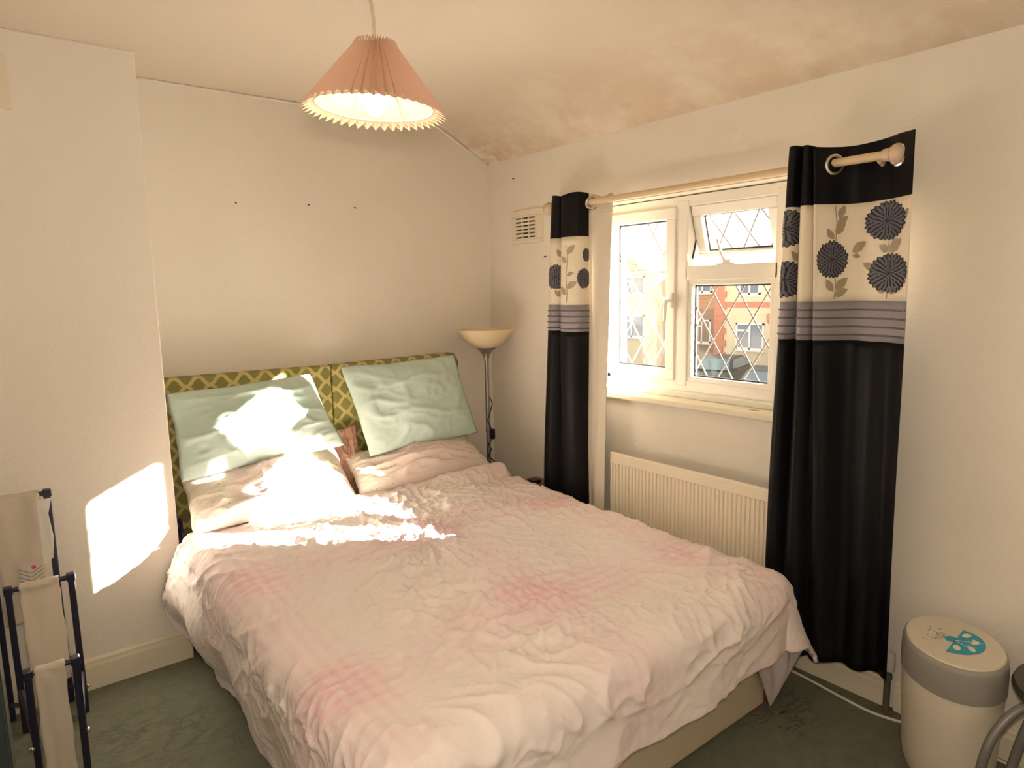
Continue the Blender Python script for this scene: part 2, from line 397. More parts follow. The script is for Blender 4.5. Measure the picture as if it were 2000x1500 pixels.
# ================================================================== RADIATOR
M['rad'] = mat('cream_radiator_enamel', (0.82, 0.72, 0.56), 0.4, spec=0.4)
ry0, ry1, rz0, rz1 = 1.215, 2.172, 0.14, 0.726; rx = 2.296
rad = thing('radiator', 'cream fluted panel radiator below the window', 'radiator', (2.33, 1.7, 0.0))
n = 46; v = []; f = []
prof = []
for i in range(n):
    a = ry0+.012 + (ry1-ry0-.024)*i/n; w = (ry1-ry0-.024)/n
    prof += [(a, 0.0), (a+w*.62, 0.0), (a+w*.74, 0.007), (a+w*.88, 0.007)]
prof.append((ry1-.012, 0.0))
for (y, dx) in prof:
    for z in (rz0+.03, rz1-.045): v.append((rx+dx, y, z))
for (y, dx) in prof:
    for z in (rz0+.03, rz1-.045): v.append((rx+.012+dx, y, z))
k = len(prof)
for i in range(k-1):
    f.append((2*i, 2*i+1, 2*i+3, 2*i+2)); f.append((2*k+2*i, 2*k+2*i+2, 2*k+2*i+3, 2*k+2*i+1))
mesh_obj('fluted_panel', v, f, M['rad'], rad)
G().box((rx-.004, ry0, rz1-.052), (rx+.018, ry1, rz1), .005, 2).out('top_rail', M['rad'], rad)
G().box((rx-.004, ry0, rz0), (rx+.018, ry1, rz0+.036), .005, 2).out('bottom_rail', M['rad'], rad)
G().box((rx-.002, ry1-.014, rz0), (rx+.05, ry1, rz1-.01), .003, 1).out('end_seam', M['rad'], rad)
G().box((rx-.002, ry0, rz0), (rx+.05, ry0+.014, rz1-.01), .003, 1).out('end_seam', M['rad'], rad)
G().box((rx+.05, ry0+.1, rz1-.12), (W-.001, ry0+.14, rz1-.06)).out('bracket', M['rad'], rad); G().box((rx+.05, ry1-.14, rz1-.12), (W-.001, ry1-.1, rz1-.06)).out('bracket', M['rad'], rad)
for yy in (ry0+.14, ry1-.14): G().box((rx+.012, yy-.05, rz1-.14), (rx+.05, yy+.05, rz1-.05)).out('hanger', M['rad'], rad)

# ================================================================== CURTAIN POLE AND CURTAINS
RODX, RODZ = 2.313, 1.898
M['pole'] = mat('cream_wood_pole', (0.66, 0.50, 0.31), 0.45); M['knob'] = mat('pale_wood_knob', (0.62, 0.47, 0.32), 0.5)
M['chrome'] = mat('chrome', (0.75, 0.72, 0.68), 0.18, 1.0)
rod = thing('curtain_pole', 'cream wooden curtain pole with round end knob above the window', 'curtain pole', (W, 1.65, RODZ))
G().tube([(RODX, .97, RODZ), (RODX, 2.60, RODZ)], 0.0145, 14).out('pole', M['pole'], rod, smooth=True)
for yy, sg in ((.965, -1), (2.60, 1)):
    g = G().sphere((RODX, yy-.005*(-sg), RODZ), 0.031, 20).tube([(RODX, yy-sg*.04, RODZ), (RODX, yy-sg*.018, RODZ)], [.019, .022], 14)
    g.out('end_knob', M['knob'], rod, smooth=True)
for yy in (1.02, 2.56):
    G().tube([(W-.001, yy, RODZ-.03), (W-.03, yy, RODZ-.03), (RODX+.01, yy, RODZ-.012)], .009, 8).lathe([(.028, 0), (.026, .008)], (W-.001, yy, RODZ-.03), 16, mtx=Matrix.Rotation(-math.pi/2, 3, 'Y')).out('bracket', M['pole'], rod)

def fabric(name, col, rough, bumps=0.25, sheen=0.0):
    m = mat(name, col, rough, spec=0.12); t = NT(m); p = t.pos()
    mp = t.n('ShaderNodeMapping'); t.l(p, mp.inputs[0]); mp.inputs['Scale'].default_value = (1, 1, 6)
    h = t.noise(mp.outputs[0], 220, 2); c = t.mix(t.math('MULTIPLY', h, .35), col, tuple(q*0.7 for q in col)); t.color(c); t.bump(h, bumps, .002)
    m.node_tree.nodes['Principled BSDF'].inputs['Sheen Weight'].default_value = sheen
    return m
M['black_cloth'] = fabric('black_satin', (0.0055, 0.005, 0.0055), 0.5, .15); M['cream_cloth'] = fabric('cream_satin', (0.90, 0.79, 0.62), 0.5)
M['grey_cloth'] = fabric('grey_satin', (0.29, 0.26, 0.27), 0.45); M['lining'] = fabric('white_lining', (0.72, 0.64, 0.52), 0.8)
M['tuck'] = mat('dark_grey_tuck', (0.11, 0.10, 0.115), 0.6)
M['petal_dark'] = mat('charcoal_print', (0.018, 0.017, 0.022), 0.6); M['petal'] = mat('grey_print', (0.115, 0.105, 0.125), 0.55)
M['leaf_print'] = mat('taupe_print', (0.36, 0.28, 0.19), 0.6)
class Drape:
    """a hanging sheet: plan profile at the top and at the bottom, blended over the height"""
    def __init__(s, top, bot, z0l, z0r, z1l, z1r):
        s.top = s.res(top); s.bot = s.res(bot); s.z = (z0l, z0r, z1l, z1r)
        d = np.hypot(*np.diff(s.top, axis=0).T); s.len = d.sum()
    def res(s, pts, n=240):
        p = np.array(pts, float); P_ = []
        pp = np.vstack([2*p[0]-p[1], p, 2*p[-1]-p[-2]])
        for i in range(1, len(pp)-2):
            for t in np.linspace(0, 1, 14, endpoint=False):
                a, b, c, d = pp[i-1], pp[i], pp[i+1], pp[i+2]
                P_.append(.5*((2*b)+(-a+c)*t+(2*a-5*b+4*c-d)*t*t+(-a+3*b-3*c+d)*t**3))
        P_.append(p[-1]); P_ = np.array(P_); L = np.concatenate([[0], np.cumsum(np.hypot(*np.diff(P_, axis=0).T))]); q = np.linspace(0, L[-1], n)
        return np.stack([np.interp(q, L, P_[:, 0]), np.interp(q, L, P_[:, 1])], 1)
    def ztop(s, u): return s.z[2]+(s.z[3]-s.z[2])*u + 0.006*np.sin(u*9)
    def zbot(s, u): return s.z[0]+(s.z[1]-s.z[0])*u
    def at(s, u, z, off=0.0):
        u = np.clip(np.asarray(u, float), 0, 1); z = np.asarray(z, float)
        k = np.clip((s.ztop(u)-z)/(s.ztop(u)-s.zbot(u)), 0, 1); k = k**0.8
        i = u*239
        def pl(A, j): return np.interp(j, np.arange(240), A[:, 0]), np.interp(j, np.arange(240), A[:, 1])
        ty, tx = pl(s.top, i); by, bx = pl(s.bot, i); y = ty+(by-ty)*k; x = tx+(bx-tx)*k
        x = x + 0.006*k*np.sin(z*5.0+u*7)
        if off:
            e = 0.6; ty0, tx0 = pl(s.top, i-e); ty1, tx1 = pl(s.top, i+e); by0, bx0 = pl(s.bot, i-e); by1, bx1 = pl(s.bot, i+e)
            dy = (ty1-ty0)*(1-k)+(by1-by0)*k; dx = (tx1-tx0)*(1-k)+(bx1-bx0)*k; l = np.hypot(dx, dy)+1e-9
            # right-hand normal facing the room for profiles drawn from +y to -y
            x = x + off*(dy/l)*1.0; y = y - off*(dx/l)*1.0
        return np.stack([x, y, z+0*x], -1)
    def strip(s, name, za, zb, m, parent, u0=0.0, u1=1.0, nu=200, nz=None, off=0.0, thick=0.002):
        nz = nz or max(2, 40 if (callable(za) or callable(zb)) else int(abs(za-zb)/0.03)); us = np.linspace(u0, u1, nu)
        A = za(us) if callable(za) else np.full(nu, za); B = zb(us) if callable(zb) else np.full(nu, zb)
        rows = [s.at(us, A+(B-A)*j/nz, off) for j in range(nz+1)]; v = np.concatenate(rows)
        f = [(j*nu+i, j*nu+i+1, (j+1)*nu+i+1, (j+1)*nu+i) for j in range(nz) for i in range(nu-1)]
        o = mesh_obj(name, v, f, m, parent, smooth=True)
        md = o.modifiers.new('thickness', 'SOLIDIFY'); md.thickness = thick; md.offset = 0
        return o
    def u_of(s, y, z, lo=0.0, hi=1.0):
        us = np.linspace(lo, hi, 400); q = s.at(us, np.full(400, z)); return us[np.argmin(np.abs(q[:, 1]-y))]
def flat_shape(dr, shapes, name, mats, parent, off0):
    """shapes: list of (polygon [(du_metres, dz)], center u, center z, layer, mat index)"""
    v = []; f = []; mi = []
    for poly, uc, zc, layer, k in shapes:
        n0 = len(v); us = [uc + p[0]/dr.len for p in poly]; zs = [zc + p[1] for p in poly]
        if min(us) < 0.002 or max(us) > 0.998: us = [min(.998, max(.002, q)) for q in us]
        c = (np.mean(us), np.mean(zs))
        pts = dr.at(np.array(us+[c[0]]), np.array(zs+[c[1]]), off0 + layer*0.0008); v += [tuple(q) for q in pts]; n = len(poly)
        for i in range(n): f.append((n0+i, n0+(i+1) % n, n0+n)); mi.append(k)
    o = mesh_obj(name, v, f, mats, parent); o.data.polygons.foreach_set('material_index', mi); return o
def petal(a, r0, r1, w):
    ca, sa = math.cos(a), math.sin(a)
    pts = [(r0, 0), (r0+(r1-r0)*.35, w*.75), (r0+(r1-r0)*.7, w), (r1-(r1-r0)*.08, w*.45), (r1, 0), (r1-(r1-r0)*.08, -w*.45), (r0+(r1-r0)*.7, -w), (r0+(r1-r0)*.35, -w*.75)]
    return [(p[0]*ca-p[1]*sa, p[0]*sa+p[1]*ca) for p in pts]
def flower(dr, u, z, R, parent, off0, seed, squash=1.0):
    rr = random.Random(seed); sh = []
    sq = lambda pl: [(p[0]*squash, p[1]) for p in pl]
    for (r0, r1, n, w) in ((.55, 1.0, 26, .125), (.26, .76, 22, .14), (.04, .50, 16, .13), (0, .24, 8, .10)):
        for i in range(n): sh.append((sq(petal(2*math.pi*(i+.5*rr.random()*.3)/n, r0*R, r1*R*(.95+.07*rr.random()), w*R)), u, z, 1, 0))
    lay = 2
    for (r0, r1, n, w) in ((.62, .97, 26, .078), (.42, .80, 22, .074), (.22, .58, 16, .066), (.05, .36, 10, .055)):
        for i in range(n): sh.append((sq(petal(2*math.pi*(i+.12*rr.random()+(lay % 2)*.5)/n, r0*R, r1*R*(.95+.06*rr.random()), w*R*.8)), u, z, lay, 1))
        lay += 1
    return flat_shape(dr, sh, 'flower_print', [M['petal_dark'], M['petal']], parent, off0)
def leaf_poly(a, L, w):
    pts = [(0, 0), (.2*L, .7*w), (.5*L, w), (.8*L, .55*w), (L, 0), (.8*L, -.45*w), (.5*L, -.8*w), (.2*L, -.6*w)]
    return [(p[0]*math.cos(a)-p[1]*math.sin(a), p[0]*math.sin(a)+p[1]*math.cos(a)) for p in pts]
def sprig(dr, u, z0, z1, parent, off0, leaves):
    sh = []; n = 6
    for i in range(n):
        a = z0+(z1-z0)*i/n; b = z0+(z1-z0)*(i+1)/n; du = .004*math.sin(i*1.7)
        sh.append(([(-.0018+du, a), (.0018+du, a), (.0018+.004*math.sin((i+1)*1.7), b), (-.0018+.004*math.sin((i+1)*1.7), b)], u, 0, 0.4, 0))
    for (du, z, ang, L) in leaves: sh.append(([(p[0]+du, p[1]) for p in leaf_poly(math.radians(ang), L, L*.3)], u, z, .5, 0))
    flat_shape(dr, sh[:n], 'stem_print', [M['leaf_print']], parent, off0)
    for q in sh[n:]: flat_shape(dr, [q], 'leaf_print', [M['leaf_print']], parent, off0)

# ---- right curtain (profiles run from +y to -y, room on the -x side)
top = [(1.305, 2.330), (1.302, 2.285), (1.292, 2.258), (1.270, 2.252), (1.262, 2.285), (1.256, 2.318), (1.250, 2.285), (1.242, 2.256), (1.222, 2.247), (1.213, 2.28), (1.211, 2.31), (1.209, 2.28), (1.206, 2.254), (1.200, 2.250), (1.191, 2.268), (1.166, 2.309), (1.142, 2.345), (1.11, 2.366), (1.06, 2.368), (1.01, 2.352), (.985, 2.335), (.960, 2.313), (.940, 2.300), (.915, 2.282), (.897, 2.268)]
bot = [(1.335, 2.270), (1.328, 2.238), (1.310, 2.216), (1.282, 2.214), (1.266, 2.232), (1.252, 2.256), (1.236, 2.240), (1.220, 2.214), (1.190, 2.208), (1.170, 2.226), (1.155, 2.262), (1.140, 2.250), (1.120, 2.236), (1.098, 2.240), (1.075, 2.262), (1.055, 2.285), (1.035, 2.290), (1.015, 2.275), (.990, 2.262), (.970, 2.268), (.955, 2.290), (.938, 2.302), (.922, 2.294), (.905, 2.276), (.885, 2.262)]
dr = Drape(top, bot, 0.135, 0.175, 1.963, 1.950)
cr = thing('curtain', 'long black curtain with floral and grey bands hanging right of the window', 'curtain', (2.27, 1.1, 0.12), 'pair of eyelet curtains')
zb1, zb2, zb3 = 1.762, 1.438, 1.305
dr.strip('header_band', dr.ztop, zb1, M['black_cloth'], cr, nu=260)
fl = dr.strip('floral_band', zb1, zb2, M['cream_cloth'], cr, nu=260)
gb = dr.strip('grey_band', zb2, zb3, M['grey_cloth'], cr, nu=260)
dr.strip('lower_panel', zb3, dr.zbot, M['black_cloth'], cr, nu=260)
for i in range(4): dr.strip('tuck', zb2-.026-i*.0285, zb2-.0315-i*.0285, M['tuck'], gb, nu=260, nz=1, off=.003, thick=.003)
for i, (y, z, R, sq) in enumerate(((.985, 1.694, .066, 1.5), (.966, 1.527, .067, 1.5), (1.145, 1.578, .064, .95))):
    flower(dr, dr.u_of(y, z, .45), z, R, fl, .0022, 20+i, sq)
for i, (u, z) in enumerate(((.105, 1.690), (.115, 1.515))): flower(dr, u, z, .066, fl, .0022, 40+i, 1.6)
ua, ub = dr.u_of(.975, 1.6, .45), dr.u_of(1.14, 1.6, .45)
sprig(dr, ua, 1.445, 1.75, fl, .0022, [(-.005, 1.47, 165, .05), (.005, 1.465, 20, .06), (-.06, 1.545, 160, .05), (.0, 1.595, 30, .075), (.0, 1.60, 160, .05), (-.06, 1.69, 170, .045), (.06, 1.69, 40, .05)])
sprig(dr, ub, 1.445, 1.755, fl, .0022, [(.0, 1.455, 25, .055), (.005, 1.475, 45, .06), (-.005, 1.47, 120, .05), (.06, 1.60, 35, .06), (.06, 1.59, -10, .03), (.0, 1.66, 50, .055), (.005, 1.69, 40, .05), (.01, 1.715, 60, .05), (-.005, 1.645, 125, .045)])
sprig(dr, .19, 1.445, 1.755, fl, .0022, [(0, 1.5, 40, .05), (0, 1.58, 140, .05), (0, 1.66, 30, .06), (0, 1.70, 70, .05)])
for (yy, ax) in ((1.164, (.53, .85, 0)), (.962, (.86, -.3, 0))):
    G().torus((RODX-.003, yy-.004, RODZ-.006), .030, .0068, axis=ax).out('eyelet', M['chrome'], cr, smooth=True)

# ---- left curtain: gathered black front folds, pale lining turned to the room on its inner edge
top = [(2.560, 2.335), (2.545, 2.290), (2.525, 2.262), (2.492, 2.250), (2.474, 2.268), (2.462, 2.30), (2.452, 2.268), (2.440, 2.244), (2.400, 2.236), (2.370, 2.240), (2.345, 2.252), (2.335, 2.275), (2.328, 2.315)]
bot = [(2.660, 2.330), (2.645, 2.285), (2.62, 2.255), (2.570, 2.240), (2.535, 2.254), (2.505, 2.285), (2.480, 2.262), (2.455, 2.236), (2.410, 2.226), (2.375, 2.230), (2.345, 2.244), (2.330, 2.262), (2.322, 2.300)]
dl = Drape(top, bot, 0.14, 0.16, 1.943, 1.938)
cl = thing('curtain', 'narrow gathered black curtain with pale lining showing, left of the window', 'curtain', (2.27, 2.45, 0.12), 'pair of eyelet curtains')
za1, za2, za3 = 1.742, 1.420, 1.292
dl.strip('header_band', dl.ztop, za1, M['black_cloth'], cl)
fl2 = dl.strip('floral_band', za1, za2, M['cream_cloth'], cl)
gb2 = dl.strip('grey_band', za2, za3, M['grey_cloth'], cl)
dl.strip('lower_panel', za3, dl.zbot, M['black_cloth'], cl)
for i in range(4): dl.strip('tuck', za2-.026-i*.0285, za2-.0315-i*.0285, M['tuck'], gb2, nz=1, off=.003, thick=.003)
flower(dl, dl.u_of(2.500, 1.56, .1, .4), 1.556, .062, fl2, .0022, 60)
flower(dl, .93, 1.545, .050, fl2, .0022, 61, .7); flower(dl, .96, 1.655, .034, fl2, .0022, 62, .6)
sprig(dl, .42, 1.43, 1.735, fl2, .0022, [(0, 1.46, 140, .05), (0, 1.47, 40, .05), (0, 1.65, 130, .05), (.0, 1.68, 50, .06)])
sprig(dl, .72, 1.43, 1.70, fl2, .0022, [(0, 1.47, 140, .06), (0, 1.50, 30, .06), (0, 1.62, 140, .05), (0, 1.66, 45, .06), (0, 1.56, 20, .04)])
topb = [(2.336, 2.315), (2.322, 2.330), (2.296, 2.338), (2.262, 2.350), (2.225, 2.352), (2.200, 2.345)]
botb = [(2.330, 2.300), (2.315, 2.312), (2.29, 2.302), (2.262, 2.268), (2.222, 2.262), (2.196, 2.270)]
dlb = Drape(topb, botb, 0.16, 0.17, 1.932, 1.925)
dlb.strip('lining', dlb.ztop, dlb.zbot, M['lining'], cl, nu=60)
dlb.strip('lining_hem', 1.845, 1.842, M['cream_cloth'], cl, nu=60, nz=1, off=.002, thick=.002)
G().torus((RODX-.006, 2.300, RODZ-.007), .027, .006, axis=(.85, .52, 0)).out('eyelet', M['chrome'], cl, smooth=True)

# ================================================================== PENDANT LAMP
PC = Vector((0.690, 1.318, 1.868))     # centre of the shade's lower rim
pl = thing('pendant_lamp', 'pleated pink-brown lampshade with lit bulb hanging from the ceiling', 'pendant lamp', PC)
tilt = Matrix.Rotation(math.radians(3.5), 3, fw)
M['shade_out'] = mat('pink_pleated_fabric', (0.58, 0.36, 0.26), 0.75); M['shade_in'] = mat('cream_shade_lining', (0.80, 0.70, 0.48), 0.7)
for nm in ('shade_out', 'shade_in'):
    t = NT(M[nm]); 
    tl = t.n('ShaderNodeBsdfTranslucent'); tl.inputs[0].default_value = (0.42, 0.22, 0.14, 1) if nm == 'shade_out' else (0.8, 0.68, 0.45, 1)
    mx = t.n('ShaderNodeMixShader'); mx.inputs[0].default_value = 0.12; out = t.t.nodes['Material Output']
    t.l(t.b.outputs[0], mx.inputs[1]); t.l(tl.outputs[0], mx.inputs[2]); t.l(mx.outputs[0], out.inputs[0])
NP = 46; HS = 0.136; RB, RT = 0.141, 0.037
def pleats(dr_, inner):
    v = []; f = []; rows = 14
    for j in range(rows+1):
        k = j/rows; R = RB+(RT-RB)*k; amp = .0078*(1-k)+.0036*k
        for i in range(2*NP):
            a = math.pi*i/NP; r = R + (amp if i % 2 == 0 else -amp) - inner
            z = HS*k + (0.004*(1 if i % 2 == 0 else -1) if j in (0, rows) else 0)*(1 if j else -1)
            q = tilt @ Vector((r*math.cos(a), r*math.sin(a), z)); v.append(q+PC)
    n = 2*NP
    for j in range(rows):
        for i in range(n): f.append((j*n+i, j*n+(i+1) % n, (j+1)*n+(i+1) % n, (j+1)*n+i))
    return v, f
v, f = pleats(None, 0); mesh_obj('shade', v, f, M['shade_out'], pl); v, f = pleats(None, .0012); lin = mesh_obj('shade_lining', v, [q[::-1] for q in f], M['shade_in'], pl)
M['white_wire'] = mat('white_wire', (0.8, 0.74, 0.6), 0.5)
ax = tilt @ Vector((0, 0, 1))
G().torus(PC+ax*.012, RB-.020, .0018, axis=ax, n=48, m=6).out('rim_wire', M['white_wire'], pl, smooth=True)
G().torus(PC+ax*(HS-.012), RT-.004, .0018, axis=ax, n=32, m=6).out('top_wire', M['white_wire'], pl, smooth=True)
for k in range(3):
    a = 0.6+2*math.pi*k/3; d = tilt @ Vector((math.cos(a), math.sin(a), 0))
    G().tube([PC+ax*(HS-.012)+d*(RT-.004), PC+ax*.012+d*(RB-.020)], .0014, 6).out('strut', M['white_wire'], pl)
    G().tube([PC+ax*(HS-.012)+d*(RT-.004), PC+ax*(HS-.02)+d*.012], .0014, 6).out('spider_arm', M['white_wire'], pl)
G().lathe([(.014, 0), (.017, .008), (.017, .045), (.010, .06), (.005, .068)], PC+ax*(HS-.065), 20).out('lamp_holder', M['gloss_white'], pl, smooth=True)
bm_ = bpy.data.materials.new('lit_bulb'); bm_.use_nodes = True; b = bm_.node_tree.nodes['Principled BSDF']
b.inputs['Emission Color'].default_value = (1, 0.89, 0.72, 1); b.inputs['Emission Strength'].default_value = 48
G().lathe([(.010, .062), (.012, .05), (.022, .032), (.027, .012), (.0265, -.004), (.020, -.018), (.010, -.026), (.002, -.0285)], PC+ax*(HS-.115), 24).out('bulb', bm_, pl, smooth=True)
M['cord'] = mat('aged_white_cord', (0.52, 0.42, 0.28), 0.6)
ct = PC+ax*(HS-.0)
G().tube([ct, ct+Vector((-.002, .001, .05)), ct+Vector((-.012, .008, .15)), ct+Vector((-.014, .01, .28)), (ct.x-.014, ct.y+.01, H-.02)], .0034, 8).out('cord', M['cord'], pl, smooth=True)
G().lathe([(.042, 0), (.042, -.012), (.030, -.022), (.010, -.028)], (ct.x-.014, ct.y+.01, H), 24).out('ceiling_rose', M['gloss_white'], pl, smooth=True)

# ================================================================== BED
M['divan'] = fabric('beige_divan_fabric', (0.54, 0.46, 0.33), 0.85)
BX0, BX1, BY0, BY1 = 0.60, 2.085, 1.195, 3.15
bed = thing('bed', 'beige divan bed base with green trellis headboard in the alcove', 'bed', ((BX0+BX1)/2, (BY0+BY1)/2, 0))
def rbox(a, c, r, rz):
    """box with big rounded vertical corners"""
    pts = []
    for (cx, cy, a0) in ((c[0]-r, c[1]-r, 0), (a[0]+r, c[1]-r, 90), (a[0]+r, a[1]+r, 180), (c[0]-r, a[1]+r, 270)):
        for i in range(7): t = math.radians(a0+15*i); pts.append((cx+r*math.cos(t), cy+r*math.sin(t)))
    b = bmesh.new(); vs0 = [b.verts.new((p[0], p[1], a[2])) for p in pts]; vs1 = [b.verts.new((p[0], p[1], c[2])) for p in pts]; n = len(pts)
    b.faces.new(vs0[::-1]); b.faces.new(vs1)
    for i in range(n): b.faces.new((vs0[i], vs0[(i+1) % n], vs1[(i+1) % n], vs1[i]))
    if rz > 0: bmesh.ops.bevel(b, geom=[e for e in b.edges if abs(e.verts[0].co.z-e.verts[1].co.z) < 1e-6], offset=rz, segments=3, profile=.5, affect='EDGES')
    return b
base = G().bm(rbox((BX0, BY0, 0.035), (BX1, BY1-.01, 0.30), .045, .008)).out('base', M['divan'], bed, smooth=True)
M['red_wood'] = mat('red_brown_foot', (0.16, 0.06, 0.035), 0.5)
for (x, y) in ((BX0+.05, BY0+.05), (BX1-.05, BY0+.05), (BX0+.05, BY1-.1), (BX1-.05, BY1-.1)):
    G().box((x-.035, y-.035, 0), (x+.035, y+.035, .06), .006).out('foot', M['red_wood'], base)
G().bm(rbox((BX1-.052, BY0-.003, .036), (BX1+.003, BY0+.052, .085), .02, 0)).out('corner_guard', M['red_wood'], base)
M['trellis'] = mat('green_trellis_fabric', (0.2, 0.2, 0.06), 0.8)
t = NT(M['trellis']); p = t.pos(); x, y, z = t.xyz(p)
u = t.math('MULTIPLY', x, 1/0.098); w = t.math('MULTIPLY', z, 1/0.082)
wob = t.math('MULTIPLY', t.math('SINE', t.math('MULTIPLY', t.math('ADD', u, w), 2*math.pi)), .045); wob2 = t.math('MULTIPLY', t.math('SINE', t.math('MULTIPLY', t.math('SUBTRACT', u, w), 2*math.pi)), .045)
a = t.math('ABSOLUTE', t.math('SUBTRACT', t.math('FRACT', t.math('ADD', t.math('ADD', u, w), wob2)), .5)); b2 = t.math('ABSOLUTE', t.math('SUBTRACT', t.math('FRACT', t.math('ADD', t.math('SUBTRACT', t.math('ADD', u, 20), w), wob)), .5))
mn = t.math('MINIMUM', a, b2); mask = t.ramp(t.math('ADD', mn, t.math('MULTIPLY', t.math('SUBTRACT', t.noise(p, 90, 2), .5), .06)), (.15), .10)
c = t.mix(mask, (0.235, 0.215, 0.07), (0.56, 0.46, 0.17)); t.color(c); t.bump(mask, .3, .002)
hz0, hz1 = .30, 1.150
pts = [(.585, hz0), (1.365, hz0), (1.365, hz1-.012), (1.355, hz1-.004), (.585, hz1)]
hb = G()
def panel(poly): return G().prism(poly, 1, D-.085, D-.012)
def beveled(g, r):
    b = bmesh.new(); vs = [b.verts.new(q) for q in g.v]
    for q in g.f: b.faces.new([vs[i] for i in q])
    bmesh.ops.recalc_face_normals(b, faces=b.faces[:]); bmesh.ops.bevel(b, geom=b.edges[:], offset=r, segments=3, profile=.5, affect='EDGES'); return G().bm(b)
beveled(panel([(.585, hz0), (1.352, hz0), (1.352, hz1-.006), (.585, hz1)]), .010).out('headboard_panel', M['trellis'], bed, smooth=True)
beveled(panel([(1.358, hz0), (2.112, hz0), (2.112, hz1-.045), (2.085, hz1+.003), (1.358, hz1-.006)]), .010).out('headboard_panel', M['trellis'], bed, smooth=True)
M['mattress'] = mat('off_white_mattress', (0.72, 0.66, 0.56), 0.9)
mt = G().bm(rbox((BX0+.005, BY0+.01, .302), (BX1-.005, BY1-.02, .478), .07, .03)).out('mattress', M['mattress'], None, smooth=True)
tag(mt, 'off-white mattress lying on the divan base under the duvet', 'mattress')

# ---- duvet
def duvet_mat():
    m = mat('pink_check_cotton', (0.8, 0.66, 0.58), 0.85, spec=0.15); t = NT(m)
    uv = t.n('ShaderNodeUVMap'); uv.uv_map = 'UVMap'; x, y, z = t.xyz(uv.outputs[0]); p = uv.outputs[0]
    nz = t.noise(p, 3.5, 3); 
    def band(c, c0, per, lo, hi):
        q = t.math('COSINE', t.math('MULTIPLY', t.math('SUBTRACT', c, c0), 2*math.pi/per)); return t.ramp(q, lo, hi)
    def stripes(c, per):
        q = t.math('SINE', t.math('MULTIPLY', c, 2*math.pi/per)); return t.ramp(q, -.6, .8)
    bx = t.math('MULTIPLY', band(x, .62, .69, .1, 1.0), t.math('ADD', .45, t.math('MULTIPLY', stripes(x, .042), .55)))
    by = t.math('MULTIPLY', band(y, 1.53, .73, .1, 1.0), t.math('ADD', .45, t.math('MULTIPLY', stripes(y, .042), .55)))
    blot = t.math('ADD', .55, t.math('MULTIPLY', t.ramp(nz, .35, .7), .75))
    f1 = t.math('MULTIPLY', t.math('ADD', t.math('MULTIPLY', bx, .5), t.math('MULTIPLY', by, .5)), blot)
    f2 = t.math('MULTIPLY', t.math('MULTIPLY', bx, by), blot, True)
    c = t.mix(f1, (0.88, 0.785, 0.745), (0.86, 0.61, 0.63)); c = t.mix(t.math('MULTIPLY', f2, .4), c, (0.78, 0.45, 0.48))
    pale = t.ramp(t.noise(p, 1.7, 2), .52, .72); c = t.mix(t.math('MULTIPLY', pale, .25), c, (0.87, 0.79, 0.73)); t.color(c)
    t.bump(t.noise(p, 40, 5, .7, .8), .55, .007)
    return m
M['duvet'] = duvet_mat()
X0, X1, Y0 = 0.62, 2.075, 1.215          # supporting edge lines of the bed top
LEFT, RIGHT, FOOT = 0.50, 0.37, 0.31
du = np.arange(X0-LEFT, X1+RIGHT+1e-6, .0058); dv = np.arange(Y0-FOOT, 2.945, .0058)
U, V = np.meshgrid(du, dv); nu_, nv_ = len(du), len(dv)
ztop = 0.505 + 0.035*sstep(1.6, 2.7, V) + 0.012*np.sin(U*3.1+.4)*np.sin(V*2.3)
ztop = ztop + 0.018*np.exp(-((U-1.35)/.5)**2-((V-1.9)/.5)**2)
# wrinkles
P0 = (1.26, 2.16); ra = np.hypot(U-P0[0], V-P0[1]); th = np.arctan2(V-P0[1], U-P0[0])
wx = U + .05*pnoise(U*5, V*5, 3); wy = V + .05*pnoise(U*5, V*5, 4)
rw = th + .22*pnoise(U*3.5, V*3.5, 8) + .10*pnoise(U*9, V*9, 18)
w1 = (ridge(rw*3.1, ra*1.1+3, 5)**3*.020 + ridge(rw*6.3, ra*2.2+7, 25)**3*.011) * sstep(.02, .22, ra)*np.exp(-(ra/.62)**2)
w5 = ridge(rw*9.5, ra*4.2, 15)**2.5 * np.exp(-(ra/.26)**2) * .012
def crumple(f_, ang, asp, seed, pw):
    c_, s2_ = math.cos(ang), math.sin(ang); ww = .35/f_
    px_ = U + ww*pnoise(U*f_*.6, V*f_*.6, seed+50); py_ = V + ww*pnoise(U*f_*.6+5, V*f_*.6, seed+51)
    return ridge((px_*c_+py_*s2_)*f_/asp, (-px_*s2_+py_*c_)*f_, seed)**pw
mk = lambda sc, sd_, lo=-.25, hi=.25: sstep(lo, hi, pnoise(U*sc+sd_, V*sc, sd_))
w2 = crumple(8, .35, 2.6, 61, 3)*.015*mk(2.0, 71) + crumple(9, -.75, 2.4, 62, 3)*.014*mk(2.3, 72)
w3 = crumple(17, .9, 2.2, 63, 2.5)*.009*mk(3.1, 73) + crumple(19, -.2, 2.2, 64, 2.5)*.0085*mk(2.7, 74)
w6 = crumple(36, .4, 1.8, 65, 2)*.0028*mk(4, 75, -.4, .2) + crumple(40, -1.0, 1.8, 66, 2)*.0026*mk(4.3, 76, -.4, .2)
w4 = pnoise(U*2.2, V*2.5, 9) * .018
wr = w1+w2+w3+w4+w5+w6
ex = np.where(U < X0, U-X0, np.where(U > X1, U-X1, 0.0)); ey = np.where(V < Y0, V-Y0, 0.0)
